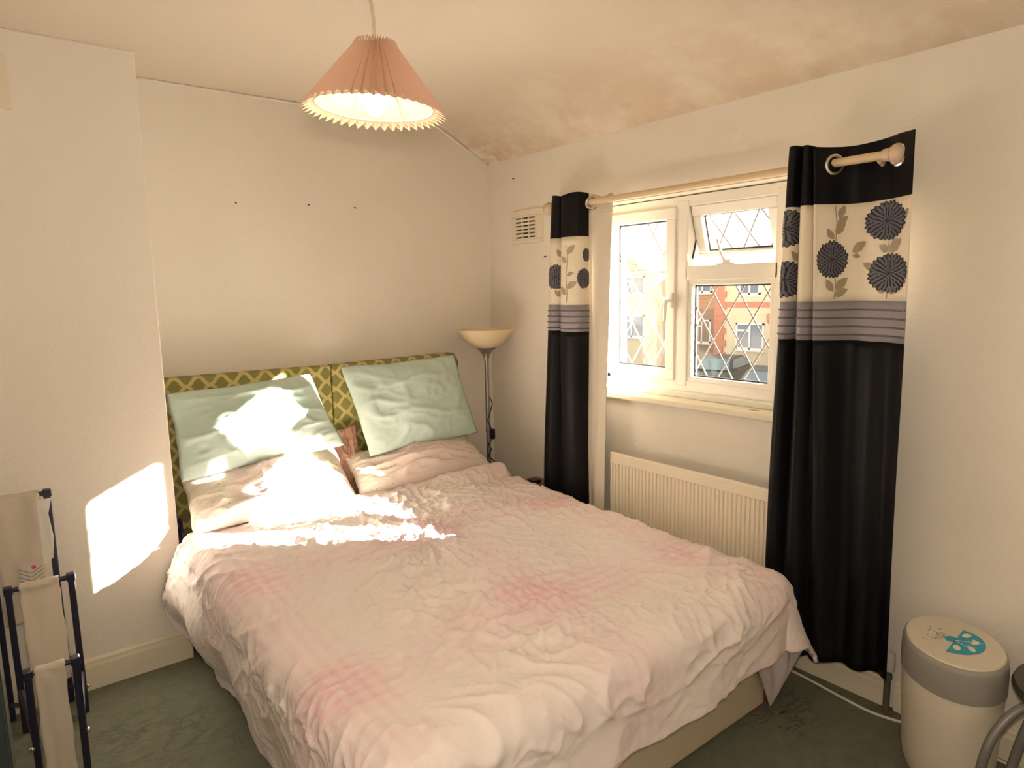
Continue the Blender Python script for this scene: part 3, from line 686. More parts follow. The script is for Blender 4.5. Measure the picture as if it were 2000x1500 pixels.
# soft union so that the edges are well rounded
hyp = np.hypot(ex, ey); s_ = (np.abs(ex)**5+np.abs(ey)**5)**.2; nx = np.where(hyp > 1e-9, ex/np.maximum(hyp, 1e-9), 0); ny = np.where(hyp > 1e-9, ey/np.maximum(hyp, 1e-9), 0)
rr = 0.075
arc = rr*math.pi/2
ang_ = np.minimum(s_/rr, math.pi/2)
outw = rr*np.sin(ang_); drop = rr*(1-np.cos(ang_)) + np.maximum(0, s_-arc)
hang = np.maximum(0, s_-arc)
left = (ex < 0); right = (ex > 0); foot = (ey < 0)
corner = (np.minimum(np.abs(ex), np.abs(ey)) > 0)
flare = np.where(left, .015, np.where(right, .10+.38*sstep(1.9, 1.25, V), .05)); flare = np.where(right & foot, .05+.43*np.abs(nx), flare)
outw = outw + hang*flare
# hanging folds
fo_side = np.where(left, np.sin(V*13+.8*np.sin(V*5))*.016, np.where(right, np.sin(V*15+1)*.010, 0)) + np.where(foot & ~left & ~right, np.sin(U*17+1.2*np.sin(U*6))*.010+pnoise(U*9, V*2, 21)*.012, 0)
outw = outw + fo_side*sstep(.02, .25, hang)
outw = outw - np.where(left, .045*sstep(.12, .42, hang), 0) + np.where(left, .055*np.sin(np.clip(hang/.34, 0, 1)*math.pi)*sstep(2.1, 2.7, V), 0)
wn = wr*(1-.55*sstep(0, .1, hang))
cx = np.clip(U, X0, X1); cyy = np.maximum(V, Y0)
Z = ztop - drop*np.where(s_ > 0, 1, 0)
Xp = cx + nx*outw; Yp = cyy + ny*outw
vert = np.minimum(1, ang_/(math.pi/2))
Xp = Xp + nx*wn*vert; Yp = Yp + ny*wn*vert; Z = Z + wn*(1-vert)
# head end: turned-up roll
hd = sstep(2.87, 2.945, V); Z = Z - hd*.05
roll_k = np.exp(-((V-2.80)/.055)**2)*sstep(1.55, 1.95, U)*.040; Z = Z + np.where(s_ > .2, 0, roll_k)
dip = -np.exp(-((V-2.70)/.03)**2)*sstep(1.5, 2.0, U)*.016; Z = Z + np.where(s_ > .1, 0, dip)
Yp = Yp - .10*hd*0
hem = np.where(left, .055 + .03*np.sin(V*6)*.5 + .045*sstep(2.55, 2.75, V), np.where(corner & right, .06, 0.02)); Z = np.maximum(Z, hem)
# keep the sheet off the chimney breast and right wall
Yp = np.where((Xp < XC+.02), np.minimum(Yp, DC-.03), Yp)
verts = np.stack([Xp, Yp, Z], -1).reshape(-1, 3)
I = np.arange(nu_*nv_).reshape(nv_, nu_)
faces = np.stack([I[:-1, :-1], I[:-1, 1:], I[1:, 1:], I[1:, :-1]], -1).reshape(-1, 4)
duv = mesh_obj('duvet', verts, faces, M['duvet'], None, smooth=True, uv=np.stack([U, V], -1).reshape(-1, 2))
tag(duv, 'crumpled pale pink checked duvet spread over the bed', 'duvet')
md = duv.modifiers.new('thickness', 'SOLIDIFY'); md.thickness = .014; md.offset = -1
# lilac underside folded out at the foot corner
M['lilac'] = fabric('lilac_grey_lining', (0.50, 0.43, 0.42), 0.85)
A3, B3, C3 = np.array((1.935, 1.178, .270)), np.array((2.200, 1.140, .232)), np.array((2.050, 1.176, .032)); v = []; f = []; nn_ = 24
for i in range(nn_+1):
    for j in range(nn_+1):
        a, b = i/nn_, j/nn_; e = A3*(1-b)+B3*b; q = e*(1-a)+C3*a*1.0
        q = q + np.array((.35, -1.0, .2))*(.010*math.sin(b*14)*(1-a) + .02*math.sin(a*math.pi)*math.sin(b*math.pi)); v.append(q)
for i in range(nn_):
    for j in range(nn_): k = i*(nn_+1)+j; f.append((k, k+1, k+nn_+2, k+nn_+1))
fo_ = mesh_obj('turned_underside', v, f, M['lilac'], duv, smooth=True); md = fo_.modifiers.new('thickness', 'SOLIDIFY'); md.thickness = .006
fo_['label'] = 'lilac-grey underside of the duvet corner'

# ---- pillows
def pillow_mesh(name, bl, br, tr_, tl_, thick, m, label, seed, wr=.006, sag=.03, group='pillows on the bed', n=56):
    bl, br, tr_, tl_ = (np.array(q, float) for q in (bl, br, tr_, tl_))
    nrm = np.cross(br-bl, tl_-bl); nrm /= np.linalg.norm(nrm)
    u = np.linspace(0, 1, n); Uu, Vv = np.meshgrid(u, u)
    # bowed edges
    a = 2*Uu-1; b = 2*Vv-1
    uu = Uu - sag*a*(1-b*b)*.0 - .035*a*(1-np.abs(b)**2)*(-1)*.0
    rc = 1-.02*np.abs(a*b)**5; pu = .5+.5*a*rc*(1-.045*(1-b*b)+.02*pnoise(Vv*4, Vv*0+seed, seed)); pv = .5+.5*b*rc*(1-.045*(1-a*a)+.035*pnoise(Uu*4, Uu*0+seed, seed+5))
    base_ = ((1-pu)*(1-pv))[..., None]*bl + (pu*(1-pv))[..., None]*br + (pu*pv)[..., None]*tr_ + ((1-pu)*pv)[..., None]*tl_
    prof_ = np.clip(1-np.abs(a)**2.4, 0, 1)**.72*np.clip(1-np.abs(b)**2.4, 0, 1)**.72
    h = thick/2*prof_*(1-.22*b)
    wob = (pnoise(Uu*2.6, Vv*2.6, seed)*.034 + ridge(Uu*2.2+Vv*1.8, Vv*2.6-Uu*1.4, seed+1)**4*wr*2.2 + ridge(Uu*5-Vv*3, Vv*5+Uu*3, seed+2)**4*wr)*np.minimum(1, prof_*1.5)
    front = base_ + nrm*(h+wob)[..., None]; back = base_ - nrm*(h*.8)[..., None]
    v = np.concatenate([front.reshape(-1, 3), back.reshape(-1, 3)]); I = np.arange(n*n).reshape(n, n); f = []
    for J, flip in ((I, False), (I+n*n, True)):
        q = np.stack([J[:-1, :-1], J[:-1, 1:], J[1:, 1:], J[1:, :-1]], -1).reshape(-1, 4); f += [tuple(r[::-1]) if flip else tuple(r) for r in q]
    uv = np.concatenate([np.stack([Uu, Vv], -1).reshape(-1, 2)]*2)
    b_ = None
    o = mesh_obj(name, v, f, m, None, smooth=True, uv=uv)
    bm2 = bmesh.new(); bm2.from_mesh(o.data); bmesh.ops.remove_doubles(bm2, verts=bm2.verts[:], dist=.0004); bm2.to_mesh(o.data); bm2.free()
    o.data.polygons.foreach_set('use_smooth', [True]*len(o.data.polygons))
    return tag(o, label, 'pillow', group)
def mint():
    m = mat('mint_cotton', (0.54, 0.66, 0.57), 0.85, spec=.15); t = NT(m); uv = t.n('ShaderNodeUVMap'); p = uv.outputs[0]
    n = t.noise(p, 5, 4, .6, .8); t.color(t.mix(t.ramp(n, .35, .7), (0.60, 0.72, 0.63), (0.55, 0.68, 0.60))); t.bump(t.noise(p, 9, 5, .55, .8), .25, .015); return m
M['mint'] = mint()
def floral():
    m = mat('pink_floral_cotton', (0.82, 0.70, 0.63), 0.85, spec=.15); t = NT(m); uv = t.n('ShaderNodeUVMap'); x, y, z = t.xyz(uv.outputs[0]); p = uv.outputs[0]
    vo = t.n('ShaderNodeTexVoronoi'); vo.inputs['Scale'].default_value = 26; t.l(p, vo.inputs['Vector'])
    dots = t.ramp(vo.outputs['Distance'], .22, .12)
    side = t.math('MAXIMUM', t.ramp(x, .26, .20), t.ramp(x, .76, .82))
    chk = t.ramp(t.math('SINE', t.math('MULTIPLY', x, 330)), .1, .9); chk2 = t.ramp(t.math('SINE', t.math('MULTIPLY', y, 240)), .1, .9)
    mid = t.mix(t.math('MULTIPLY', t.math('ADD', chk, chk2), .14), (0.83, 0.70, 0.63), (0.74, 0.46, 0.44))
    pr = t.mix(t.math('MULTIPLY', dots, .6), (0.82, 0.73, 0.62), (0.34, 0.25, 0.20)); t.color(t.mix(side, mid, pr)); t.bump(t.noise(p, 10, 5, .6, .8), .35, .02); return m
M['floral'] = floral()
pillow_mesh('pillow', (.586, 2.835, .552), (1.315, 2.835, .540), (1.300, 3.06, .785), (.592, 3.06, .780), .19, M['floral'], 'pink floral pillow in bright sun on the chimney side', 31, .012)
pillow_mesh('pillow', (1.315, 2.845, .552), (2.120, 2.865, .550), (2.075, 3.065, .705), (1.335, 3.065, .715), .18, M['floral'], 'pink floral pillow in shade on the lamp side', 35, .012)
pillow_mesh('pillow', (.580, 2.940, .742), (1.310, 2.940, .785), (1.215, 3.085, 1.125), (.580, 3.085, 1.100), .13, M['mint'], 'pale mint pillow partly in sun, leaning on the headboard', 39, .009)
pillow_mesh('pillow', (1.425, 2.945, .705), (2.090, 2.955, .725), (2.035, 3.09, 1.155), (1.358, 3.085, 1.145), .13, M['mint'], 'mint pillow in shade, leaning on the headboard beside the floor lamp', 43, .006)
M['dusty'] = fabric('dusty_rose_cotton', (0.42, 0.24, 0.17), 0.85)
pillow_mesh('pillow', (1.255, 3.02, .50), (1.44, 3.02, .50), (1.44, 3.11, .85), (1.30, 3.11, .83), .06, M['dusty'], 'dusty rose pillow squeezed in the gap between the two stacks', 47, .01)

# ================================================================== FLOOR LAMP
M['opal'] = mat('cream_opal_plastic', (0.72, 0.58, 0.36), 0.35, spec=.4); M['steel'] = mat('grey_metal_tube', (0.30, 0.27, 0.25), 0.38, .8); M['black_plastic'] = mat('black_plastic', (0.014, 0.014, 0.016), 0.4)
LX, LY = 2.222, 3.05
fl_ = thing('floor_lamp', 'slim uplighter floor lamp with cream bowl shade in the corner', 'floor lamp', (LX, LY, 0))
bowl = [(.045, 0), (.07, .010), (.105, .035), (.135, .065), (.152, .092), (.157, .104)]
G().lathe(bowl + [(.153, .104), (.147, .090), (.13, .066), (.10, .038), (.066, .015), (.01, .012)], (LX, LY, 1.178), 40, cap0=True).out('lamp_shade', M['opal'], fl_, smooth=True)
G().lathe([(.0125, 0), (.016, .012), (.026, .036), (.040, .055), (.054, .064), (.05, .066)], (LX, LY, 1.112), 28).out('shade_cup', M['steel'], fl_, smooth=True)
G().lathe([(.0125, 0), (.0125, 1.115)], (LX, LY, .012), 14).out('pole', M['steel'], fl_, smooth=True)
G().lathe([(.014, 0), (.014, .02)], (LX, LY, .70), 14).out('pole_joint', M['steel'], fl_, smooth=True)
G().lathe([(.115, 0), (.115, .012), (.108, .018), (.02, .026), (.014, .034)], (LX, LY, 0), 36).out('base', M['steel'], fl_, smooth=True)
yy = LY-.016
crd = G().tube([(LX+.004, yy, .90), (LX+.022, yy, .86), (LX-.014, yy, .765), (LX+.012, yy, .715), (LX+.022, yy, .665), (LX-.020, yy-.004, .622), (LX+.010, yy, .602), (LX-.016, yy, .560), (LX+.004, yy-.01, .54), (LX+.05, yy, .50), (LX+.06, yy+.02, .30), (LX+.10, yy+.05, .02)], .0032, 6).out('power_cord', M['black_plastic'], fl_, smooth=True)
G().box((LX+.006, yy-.012, .655), (LX+.030, yy+.008, .715), .005, 2).out('inline_switch', M['black_plastic'], crd)

# low stool with a dark box, just showing beyond the duvet
M['brown_wood'] = mat('brown_wood', (0.20, 0.11, 0.06), 0.5)
st = thing('bedside_stool', 'low brown wooden stool between the bed and the window wall', 'stool', (2.32, 2.76, 0))
G().box((2.235, 2.695, .425), (2.40, 2.84, .448), .004).out('top', M['brown_wood'], st)
for (x, y) in ((2.25, 2.71), (2.385, 2.71), (2.25, 2.825), (2.385, 2.825)): G().box((x-.012, y-.012, 0), (x+.012, y+.012, .426)).out('leg', M['brown_wood'], st)
bx_ = thing('small_box', 'small black box on the low stool beside the bed', 'box', (2.30, 2.72, .448))
G().box((2.275, 2.715, .448), (2.325, 2.76, .462), .003).out('box_body', M['black_plastic'], bx_); G().box((2.273, 2.713, .462), (2.327, 2.762, .470), .003).out('lid', M['black_plastic'], bx_)

# ================================================================== NAPPY BIN
M['bin_white'] = mat('off_white_plastic', (0.62, 0.55, 0.45), 0.42, spec=.35); M['bin_grey'] = mat('mid_grey_plastic', (0.26, 0.24, 0.215), 0.42, spec=.35)
M['teal'] = mat('teal_print', (0.02, 0.28, 0.40), 0.45); M['print_white'] = mat('white_print', (0.75, 0.66, 0.52), 0.5); M['print_grey'] = mat('grey_dots_print', (0.16, 0.16, 0.15), 0.5)
BC = (2.207, 0.677); BA, BB, BANG = 0.172, 0.132, math.radians(36)
bn = thing('nappy_bin', 'off-white oval bin with grey collar and blue printed lid', 'bin', (BC[0], BC[1], 0))
def oval(prof, name, m, parent, cap0=True, cap1=True): return G().lathe(prof, (BC[0], BC[1], 0), 56, ax=BA, ay=BB, ang=BANG, cap0=cap0, cap1=cap1).out(name, m, parent, smooth=True)
oval([(.70, 0), (.80, .006), (.86, .03), (.90, .07), (.965, .26), (.975, .34), (.96, .345)], 'body', M['bin_white'], bn)
col_ = oval([(.965, .318), (1.0, .322), (1.005, .37), (.995, .405), (.975, .417), (.94, .421), (.90, .419)], 'collar', M['bin_grey'], bn)
lid = oval([(.935, .415), (.94, .423), (.92, .4265), (.5, .4285), (.02, .429)], 'lid', M['bin_white'], bn)
def on_lid(pts, z): 
    ca, sa = math.cos(BANG), math.sin(BANG); return [(BC[0]+p[0]*ca-p[1]*sa, BC[1]+p[0]*sa+p[1]*ca, z) for p in pts]
def lid_shape(polys, name, m, z):
    g = G()
    for pts in polys:
        n = len(pts); g.add(on_lid(pts, z)+on_lid(pts, z-.0006), [tuple(range(n))]+[(i, n+i, n+(i+1) % n, (i+1) % n) for i in range(n)])
    return g.out(name, m, lid)
PRINT = []
def ell(cx, cy, a, b, t=0, n=14): return [(cx+a*math.cos(q)*math.cos(t)-b*math.sin(q)*math.sin(t), cy+a*math.cos(q)*math.sin(t)+b*math.sin(q)*math.cos(t)) for q in [2*math.pi*i/n for i in range(n)]]
# half-disc hot-air shape: flat side faces the window wall
fanp = [(.086*math.cos(math.radians(a)), .0+.076*math.sin(math.radians(a))) for a in range(-180, 1, 12)]
rotp = lambda pl, a, dx, dy: [(p[0]*math.cos(a)-p[1]*math.sin(a)+dx, p[0]*math.sin(a)+p[1]*math.cos(a)+dy) for p in pl]
A_, DX, DY = math.radians(-32), -.004, 0.0
lid_shape([rotp(fanp, A_, DX, DY), rotp(ell(0, .010, .019, .016), A_, DX, DY)], 'blue_emblem', M['teal'], .4302)
for q in (ell(-.045, -.016, .017, .010, .3), ell(.053, -.017, .017, .010, -.3), ell(-.024, -.049, .017, .008, .5), ell(.022, -.047, .016, .008, -.3), ell(-.012, -.040, .006, .005), ell(.034, -.040, .006, .005)): lid_shape([rotp(q, A_, DX, DY)], 'white_creature', M['print_white'], .4308)
lid_shape([rotp([(-.001, .0), (.001, .0), (.001, -.072), (-.001, -.072)], A_+a, DX, DY) for a in (-.5, .5)], 'emblem_line', M['print_white'], .4306)
rng = random.Random(3)
lid_shape([rotp(ell(rng.uniform(-.055, .055), rng.uniform(.03, .078), rng.uniform(.0015, .0032), .0014, rng.random()*3, 6), A_, DX, DY) for _ in range(34)], 'speckle_print', M['print_grey'], .4302)
lid_shape([rotp([(-.0008, .02), (.0008, .02), (.0008+x*.05, .05), (-.0008+x*.05, .05)], A_, DX, DY) for x in (-.5, -.2, .15, .45)], 'thin_print_lines', M['bin_grey'], .4301)

# ================================================================== BLACK STOOL
M['black_pad'] = mat('black_vinyl', (0.018, 0.016, 0.016), 0.35, spec=.5); M['grey_tube'] = mat('grey_painted_tube', (0.17, 0.16, 0.15), 0.4, .3)
sl = thing('stool', 'black padded stool with grey tube legs in front of the bin', 'stool', (2.20, .345, 0))
G().lathe([(.15, 0), (.182, .006), (.19, .022), (.184, .036), (.15, .044), (.02, .046)], (2.205, .335, .375), 40).out('seat', M['black_pad'], sl, smooth=True)
def spline(pts, n=8):
    out = []; p = [Vector(q) for q in pts]; p = [2*p[0]-p[1]]+p+[2*p[-1]-p[-2]]
    for i in range(1, len(p)-2):
        for k in range(n):
            t = k/n; a, b, c, d = p[i-1], p[i], p[i+1], p[i+2]; out.append(.5*((2*b)+(c-a)*t+(2*a-5*b+4*c-d)*t*t+(3*b-a-3*c+d)*t**3))
    return out+[p[-2]]
G().tube(spline([(2.13, .42, .372), (2.085, .472, .362), (2.035, .510, .300), (2.000, .527, .215), (1.985, .530, .10), (1.985, .530, 0.006)]), .0125, 12).out('leg', M['grey_tube'], sl, smooth=True)
G().tube(spline([(2.16, .43, .372), (2.155, .462, .32), (2.130, .492, .16), (2.120, .50, .006)]), .0125, 12).out('leg', M['grey_tube'], sl, smooth=True)
G().tube(spline([(2.28, .25, .372), (2.32, .20, .30), (2.345, .16, .15), (2.35, .15, .006)]), .0125, 12).out('leg', M['grey_tube'], sl, smooth=True)
G().tube(spline([(2.14, .25, .372), (2.10, .20, .30), (2.08, .16, .15), (2.075, .15, .006)]), .0125, 12).out('leg', M['grey_tube'], sl, smooth=True)
G().tube([(1.986, .530, .05), (2.122, .498, .05)], .006, 8).out('stretcher', M['grey_tube'], sl, smooth=True)

# ================================================================== PIPE, CAP AND CABLE BY THE SKIRTING
M['old_pipe'] = mat('grimy_pipe', (0.09, 0.08, 0.06), 0.7); M['white_plastic'] = mat('white_plastic', (0.70, 0.63, 0.54), 0.4)
pp = thing('radiator_pipe', 'grimy heating pipe with white valve cap rising by the skirting board', 'pipe', (2.375, .923, 0))
G().tube([(2.378, .923, 0), (2.378, .923, .15)], .011, 12).out('pipe', M['old_pipe'], pp, smooth=True)
G().tube([(2.378, .923, .135), (2.378, 1.02, .135), (2.36, 1.20, .14)], .009, 10).out('branch_pipe', M['old_pipe'], pp, smooth=True)
G().lathe([(.014, 0), (.015, .012), (.013, .02)], (2.378, .923, .12), 14).out('nut', M['old_pipe'], pp, smooth=True)
G().lathe([(.016, 0), (.018, .008), (.018, .058), (.014, .068), (.004, .070)], (2.376, .918, .155), 18).out('valve_cap', M['white_plastic'], pp, smooth=True)
cb = G().tube(spline([(2.372, 1.60, .006), (2.355, 1.35, .006), (2.345, 1.20, .006), (2.325, 1.05, .006), (2.318, .95, .006), (2.335, .87, .006), (2.36, .80, .006), (2.372, .60, .006), (2.38, .2, .006)]), .0048, 8).out('cable', M['white_plastic'], None, smooth=True)
tag(cb, 'thin white cable lying on the carpet along the skirting board', 'cable')
zt = thing('zip_tag', 'small silver tag lying on the carpet at the bed corner', 'tag', (2.075, 1.150, 0))
G().box((2.062, 1.135, .002), (2.094, 1.147, .010), .003).out('tag_plate', M['chrome'], zt); G().tube([(2.066, 1.142, .006), (2.06, 1.165, .006), (2.065, 1.19, .012)], .002, 6).out('tag_cord', M['steel'], zt)

# ================================================================== CANVAS ORGANISER (left)
M['navy'] = mat('navy_metal', (0.022, 0.020, 0.040), 0.35, .3, spec=.5); M['canvas'] = fabric('cream_canvas', (0.60, 0.52, 0.41), 0.9)
og = thing('canvas_rack', 'three-tier navy metal rack with cream canvas slings by the chimney breast', 'rack', (.07, 2.68, 0))
TI = ((-.045, .133, 2.885, .81), (-.012, .168, 2.772, .520), (.010, .133, 2.42, .372))
for k, (a, b, y, z) in enumerate(TI):
    for x in (a, b): G().box((x-.010, y-.012, .0), (x+.010, y+.012, z+.010), .004).out('post', M['navy'], og)
    G().tube([(a, y, z), (b, y, z)], .009, 10).out('rail', M['navy'], og, smooth=True)
    for x in (a, b): G().box((x-.013, y-.015, z-.014), (x+.013, y+.015, z+.014), .004).out('joint', M['navy'], og)
for s in (0, 1):
    (x1_, y1_), (x2_, y2_) = ((TI[1][s], TI[1][2]), (TI[2][s], TI[2][2]))
    G().tube([(TI[0][s], TI[0][2], .06), (x1_, y1_, .10)], .008, 8).out('side_rail', M['navy'], og); G().tube([(x1_, y1_, .16), (x2_, y2_, .13)], .008, 8).out('side_rail', M['navy'], og)
    G().sphere((x2_+(.012 if s else -.012), y2_-.012, .135), .009, 12).out('bolt', M['chrome'], og, smooth=True)
G().sphere((.18, 2.765, .10), .007, 12).out('bolt', M['chrome'], og, smooth=True)
def sling(name, xa, xb, path, seed):
    P_ = spline(path, 10); n = 14; v = []; f = []
    for j, p in enumerate(P_):
        for i in range(n):
            t = i/(n-1); x = xa+(xb-xa)*t
            wv = .0016*math.sin(j*.6+seed)*((abs(t-.5)*2)**3) ; wob = float(pnoise(np.array(t*2.5+seed), np.array(j*.12), seed))*.010
            v.append((x+wv*(1 if t > .5 else -1), p.y+wob, p.z))
    for j in range(len(P_)-1):
        for i in range(n-1): f.append((j*n+i, j*n+i+1, (j+1)*n+i+1, (j+1)*n+i))
    o = mesh_obj(name, v, f, M['canvas'], og, smooth=True); md = o.modifiers.new('thickness', 'SOLIDIFY'); md.thickness = .003; md.offset = 0; return o
sling('canvas_sling', -.030, .108, [(0, 2.898, .79), (0, 2.888, .823), (0, 2.872, .815), (0, 2.864, .77), (0, 2.855, .62), (0, 2.85, .47), (0, 2.855, .36)], 1)
sling('canvas_sling', .018, .132, [(0, 2.784, .50), (0, 2.775, .533), (0, 2.758, .527), (0, 2.748, .49), (0, 2.70, .38), (0, 2.655, .25), (0, 2.67, .20)], 2)
sling('canvas_sling', .026, .104, [(0, 2.432, .350), (0, 2.422, .385), (0, 2.405, .378), (0, 2.397, .335), (0, 2.38, .18), (0, 2.375, .02)], 3)
# patterned card in the top sling
M['card'] = mat('pale_card', (0.55, 0.48, 0.40), 0.8); M['pink_dot'] = mat('magenta_print', (0.55, 0.04, 0.16), 0.6); M['card_line'] = mat('grey_green_print', (0.16, 0.20, 0.17), 0.7)
cd_ = thing('patterned_card', 'pale card with grey chevrons and a pink dot in the canvas rack', 'card', (.06, 2.838, .53))
cy0 = 2.838
G().box((.024, cy0, .49), (.097, cy0+.002, .585), .0).out('card_sheet', M['card'], cd_)
for i in range(5):
    zc = .562-i*.014
    for sg in (-1, 1):
        x0_, x1_ = .060, .060+sg*.034
        G().add([(x0_, cy0-.0008, zc-.022), (x1_, cy0-.0008, zc), (x1_, cy0-.0008, zc+.003), (x0_, cy0-.0008, zc-.019), (x0_, cy0, zc-.022), (x1_, cy0, zc), (x1_, cy0, zc+.003), (x0_, cy0, zc-.019)], [(0, 1, 2, 3), (7, 6, 5, 4), (0, 4, 5, 1), (1, 5, 6, 2), (2, 6, 7, 3), (3, 7, 4, 0)]).out('chevron', M['card_line'], cd_)
G().lathe([(.007, 0), (.006, .001)], (.068, cy0-.0002, .563), 16, mtx=Matrix.Rotation(math.pi/2, 3, 'X')).out('dot', M['pink_dot'], cd_)
pw = thing('paper_sheet', 'folded white paper sticking out beside the top canvas sling', 'paper', (.125, 2.84, .68))
v = [(.100, 2.845, .795), (.142, 2.842, .800), (.128, 2.838, .745), (.136, 2.842, .66), (.128, 2.843, .58), (.098, 2.848, .56)]
G().add(v + [(q[0], q[1]+.003, q[2]) for q in v], [(0, 1, 2, 3, 4, 5), (11, 10, 9, 8, 7, 6)] + [(i, 6+i, 6+(i+1) % 6, (i+1) % 6) for i in range(6)]).out('sheet', mat('white_paper', (.78, .74, .66), .8), pw)
# dark wardrobe at the left edge
M['wardrobe'] = mat('dark_teal_lacquer', (0.020, 0.030, 0.032), 0.22, spec=.5)
wd = thing('wardrobe', 'dark glossy wardrobe edge at the lower left', 'wardrobe', (-.5, 2.0, 0))
G().box((XL+.01, 1.72, .0), (-.037, 2.02, .95), .004).out('carcass', M['wardrobe'], wd)
for x in (-.78, -.53): G().box((x-.235, 1.70, .08), (x+.005, 1.72, .93), .003).out('door', M['wardrobe'], wd)
G().box((-.288, 1.70, .08), (-.04, 1.72, .93), .003).out('door', M['wardrobe'], wd)
# patterned bag stuffed beside the bed head
M['bag'] = mat('navy_patterned_cloth', (0.03, 0.025, 0.06), 0.7); t = NT(M['bag']); n_ = t.noise(t.pos(), 55, 3); t.color(t.mix(t.ramp(n_, .52, .6), (.03, .025, .06), (.22, .2, .3)))
o = pillow_mesh('cloth_bag', (.578, 3.14, .32), (.578, 2.95, .32), (.580, 2.95, .585), (.580, 3.14, .60), .030, M['bag'], 'navy patterned cloth bag wedged between chimney breast and mattress', 71, .003); o['category'] = 'bag'; del o['group']

# ================================================================== OUTSIDE
GZ = -3.0
M['tarmac'] = mat('pale_tarmac', (0.30, 0.28, 0.26), 0.9); M['render'] = mat('cream_render', (0.72, 0.60, 0.38), 0.85); M['redbrick'] = mat('red_brick_paint', (0.55, 0.22, 0.13), 0.85)
M['tilehung'] = mat('orange_tiles', (0.50, 0.27, 0.15), 0.85); t = NT(M['tilehung']); x, y, z = t.xyz(t.pos()); sw = t.ramp(t.math('FRACT', t.math('MULTIPLY', z, 5.5)), .0, .2); t.color(t.mix(sw, (.32, .16, .09), (.52, .29, .17)))
M['roof'] = mat('brown_roof_tiles', (0.36, 0.24, 0.17), 0.85); t = NT(M['roof']); x, y, z = t.xyz(t.pos()); sw = t.ramp(t.math('FRACT', t.math('MULTIPLY', z, 6)), .0, .25); t.color(t.mix(sw, (.25, .16, .11), (.38, .26, .19)))
M['upvc_far'] = mat('white_frame_far', (0.8, 0.78, 0.74), .5); M['pane_far'] = mat('far_window_pane', (0.16, 0.18, 0.20), .1, spec=.6); M['brickwall'] = mat('brown_brick', (0.34, 0.23, 0.17), .9); M['pipe_far'] = mat('grey_downpipe', (.12, .11, .10), .6)
gr = G().box((W+.3, -60, GZ-.3), (75, 75, GZ)).out('ground', M['tarmac']); struct(gr)
def house(name, label, x, y0, y1, zt, wallm, roofm, depth=8, rise=1.1):
    h = thing(name, label, 'house', (x+depth/2, (y0+y1)/2, GZ))
    G().box((x, y0, GZ), (x+depth, y1, zt)).out('walls', wallm, h)
    ov = .35
    G().prism([(x-ov, zt-.15), (x+depth+ov, zt-.15), (x+depth/2, zt+rise)], 1, y0-.2, y1+.2).out('roof', roofm, h)
    G().box((x-ov-.08, y0-.2, zt-.25), (x-ov+.04, y1+.2, zt-.12)).out('gutter', M['upvc_far'], h)
    return h
def hwin(h, x, y0, y1, z0, z1, split=.5, transom=True):
    w = G(); s = .09
    for a, b in (((y0, z0), (y1, z0+s)), ((y0, z1-s), (y1, z1)), ((y0, z0), (y0+s, z1)), ((y1-s, z0), (y1, z1)), (((y0+(y1-y0)*split)-s/2, z0), ((y0+(y1-y0)*split)+s/2, z1))): w.box((x-.06, a[0], a[1]), (x+.05, b[0], b[1]))
    if transom: w.box((x-.055, y0+(y1-y0)*split, z0+(z1-z0)*.68), (x+.05, y1, z0+(z1-z0)*.68+s))
    o = w.out('house_window', M['upvc_far'], h); ym = y0+(y1-y0)*split
    for a, b in ((y0+s, ym-s/2), (ym+s/2, y1-s)): G().box((x-.02, a, z0+s), (x+.03, b, z1-s)).out('window_pane', M['pane_far'], o)
    G().box((x-.14, y0-.08, z0-.08), (x+.02, y1+.08, z0)).out('sill', M['upvc_far'], o)
hA = house('house', 'cream rendered house with red quoins across the street', 29, 6.0, 20.25, 2.45, M['render'], M['roof'], rise=.9)
G().box((28.95, 6.0, .42), (29.02, 20.2, .68)).out('string_course', M['redbrick'], hA)
for i in range(18):
    w_ = .62 if i % 2 else .48; z = GZ+i*.3; G().box((28.93, 20.25-w_, z), (29.3, 20.28, z+.295)).out('quoin', M['redbrick'], hA)
for (a, b, c, d) in ((17.55, 19.05, -1.6, -.32), (17.8, 18.95, 1.02, 2.2), (15.6, 16.9, 1.02, 2.2), (14.6, 16.2, -1.6, -.32), (11.5, 13, -1.6, -.3), (11.8, 13, 1.02, 2.2), (8, 9.5, -1.6, -.3)): hwin(hA, 29, a, b, c, d)
G().tube([(28.9, 17.15, GZ), (28.9, 17.15, 2.3)], .05, 8).out('downpipe', M['pipe_far'], hA)
G().lathe([(.10, -.2), (.2, 0), (.2, .25), (.12, .3)], (28.85, 17.15, -.15), 10).out('hopper', M['redbrick'], hA)
hB = house('house', 'tile-hung house beyond the cream house', 32, 21.5, 24.4, 2.5, M['tilehung'], M['roof'], rise=1.3)
G().box((31.93, 21.4, GZ), (32.0, 24.4, .2)).out('brick_base', M['brickwall'], hB)
for (a, b, c, d) in ((22.6, 23.8, 1.1, 2.2), (22.6, 23.8, -1.7, -.4)): hwin(hB, 31.98, a, b, c, d)
hC = house('house', 'pale gabled house seen through the left pane', 30, 24.8, 41, 2.5, M['render'], M['roof'], rise=1.6)
G().prism([(25.2, 2.4), (28.4, 2.4), (26.8, 3.5)], 0, 29.4, 34).out('gable', M['tilehung'], hC)
for (a, b, c, d) in ((25.7, 27.6, 1.1, 2.1), (25.7, 27.6, -1.4, -.1), (30, 32, .9, 2.1), (30, 32, -1.5, -.2), (35, 37, .9, 2.1), (35, 37, -1.5, -.2)): hwin(hC, 30, a, b, c, d)
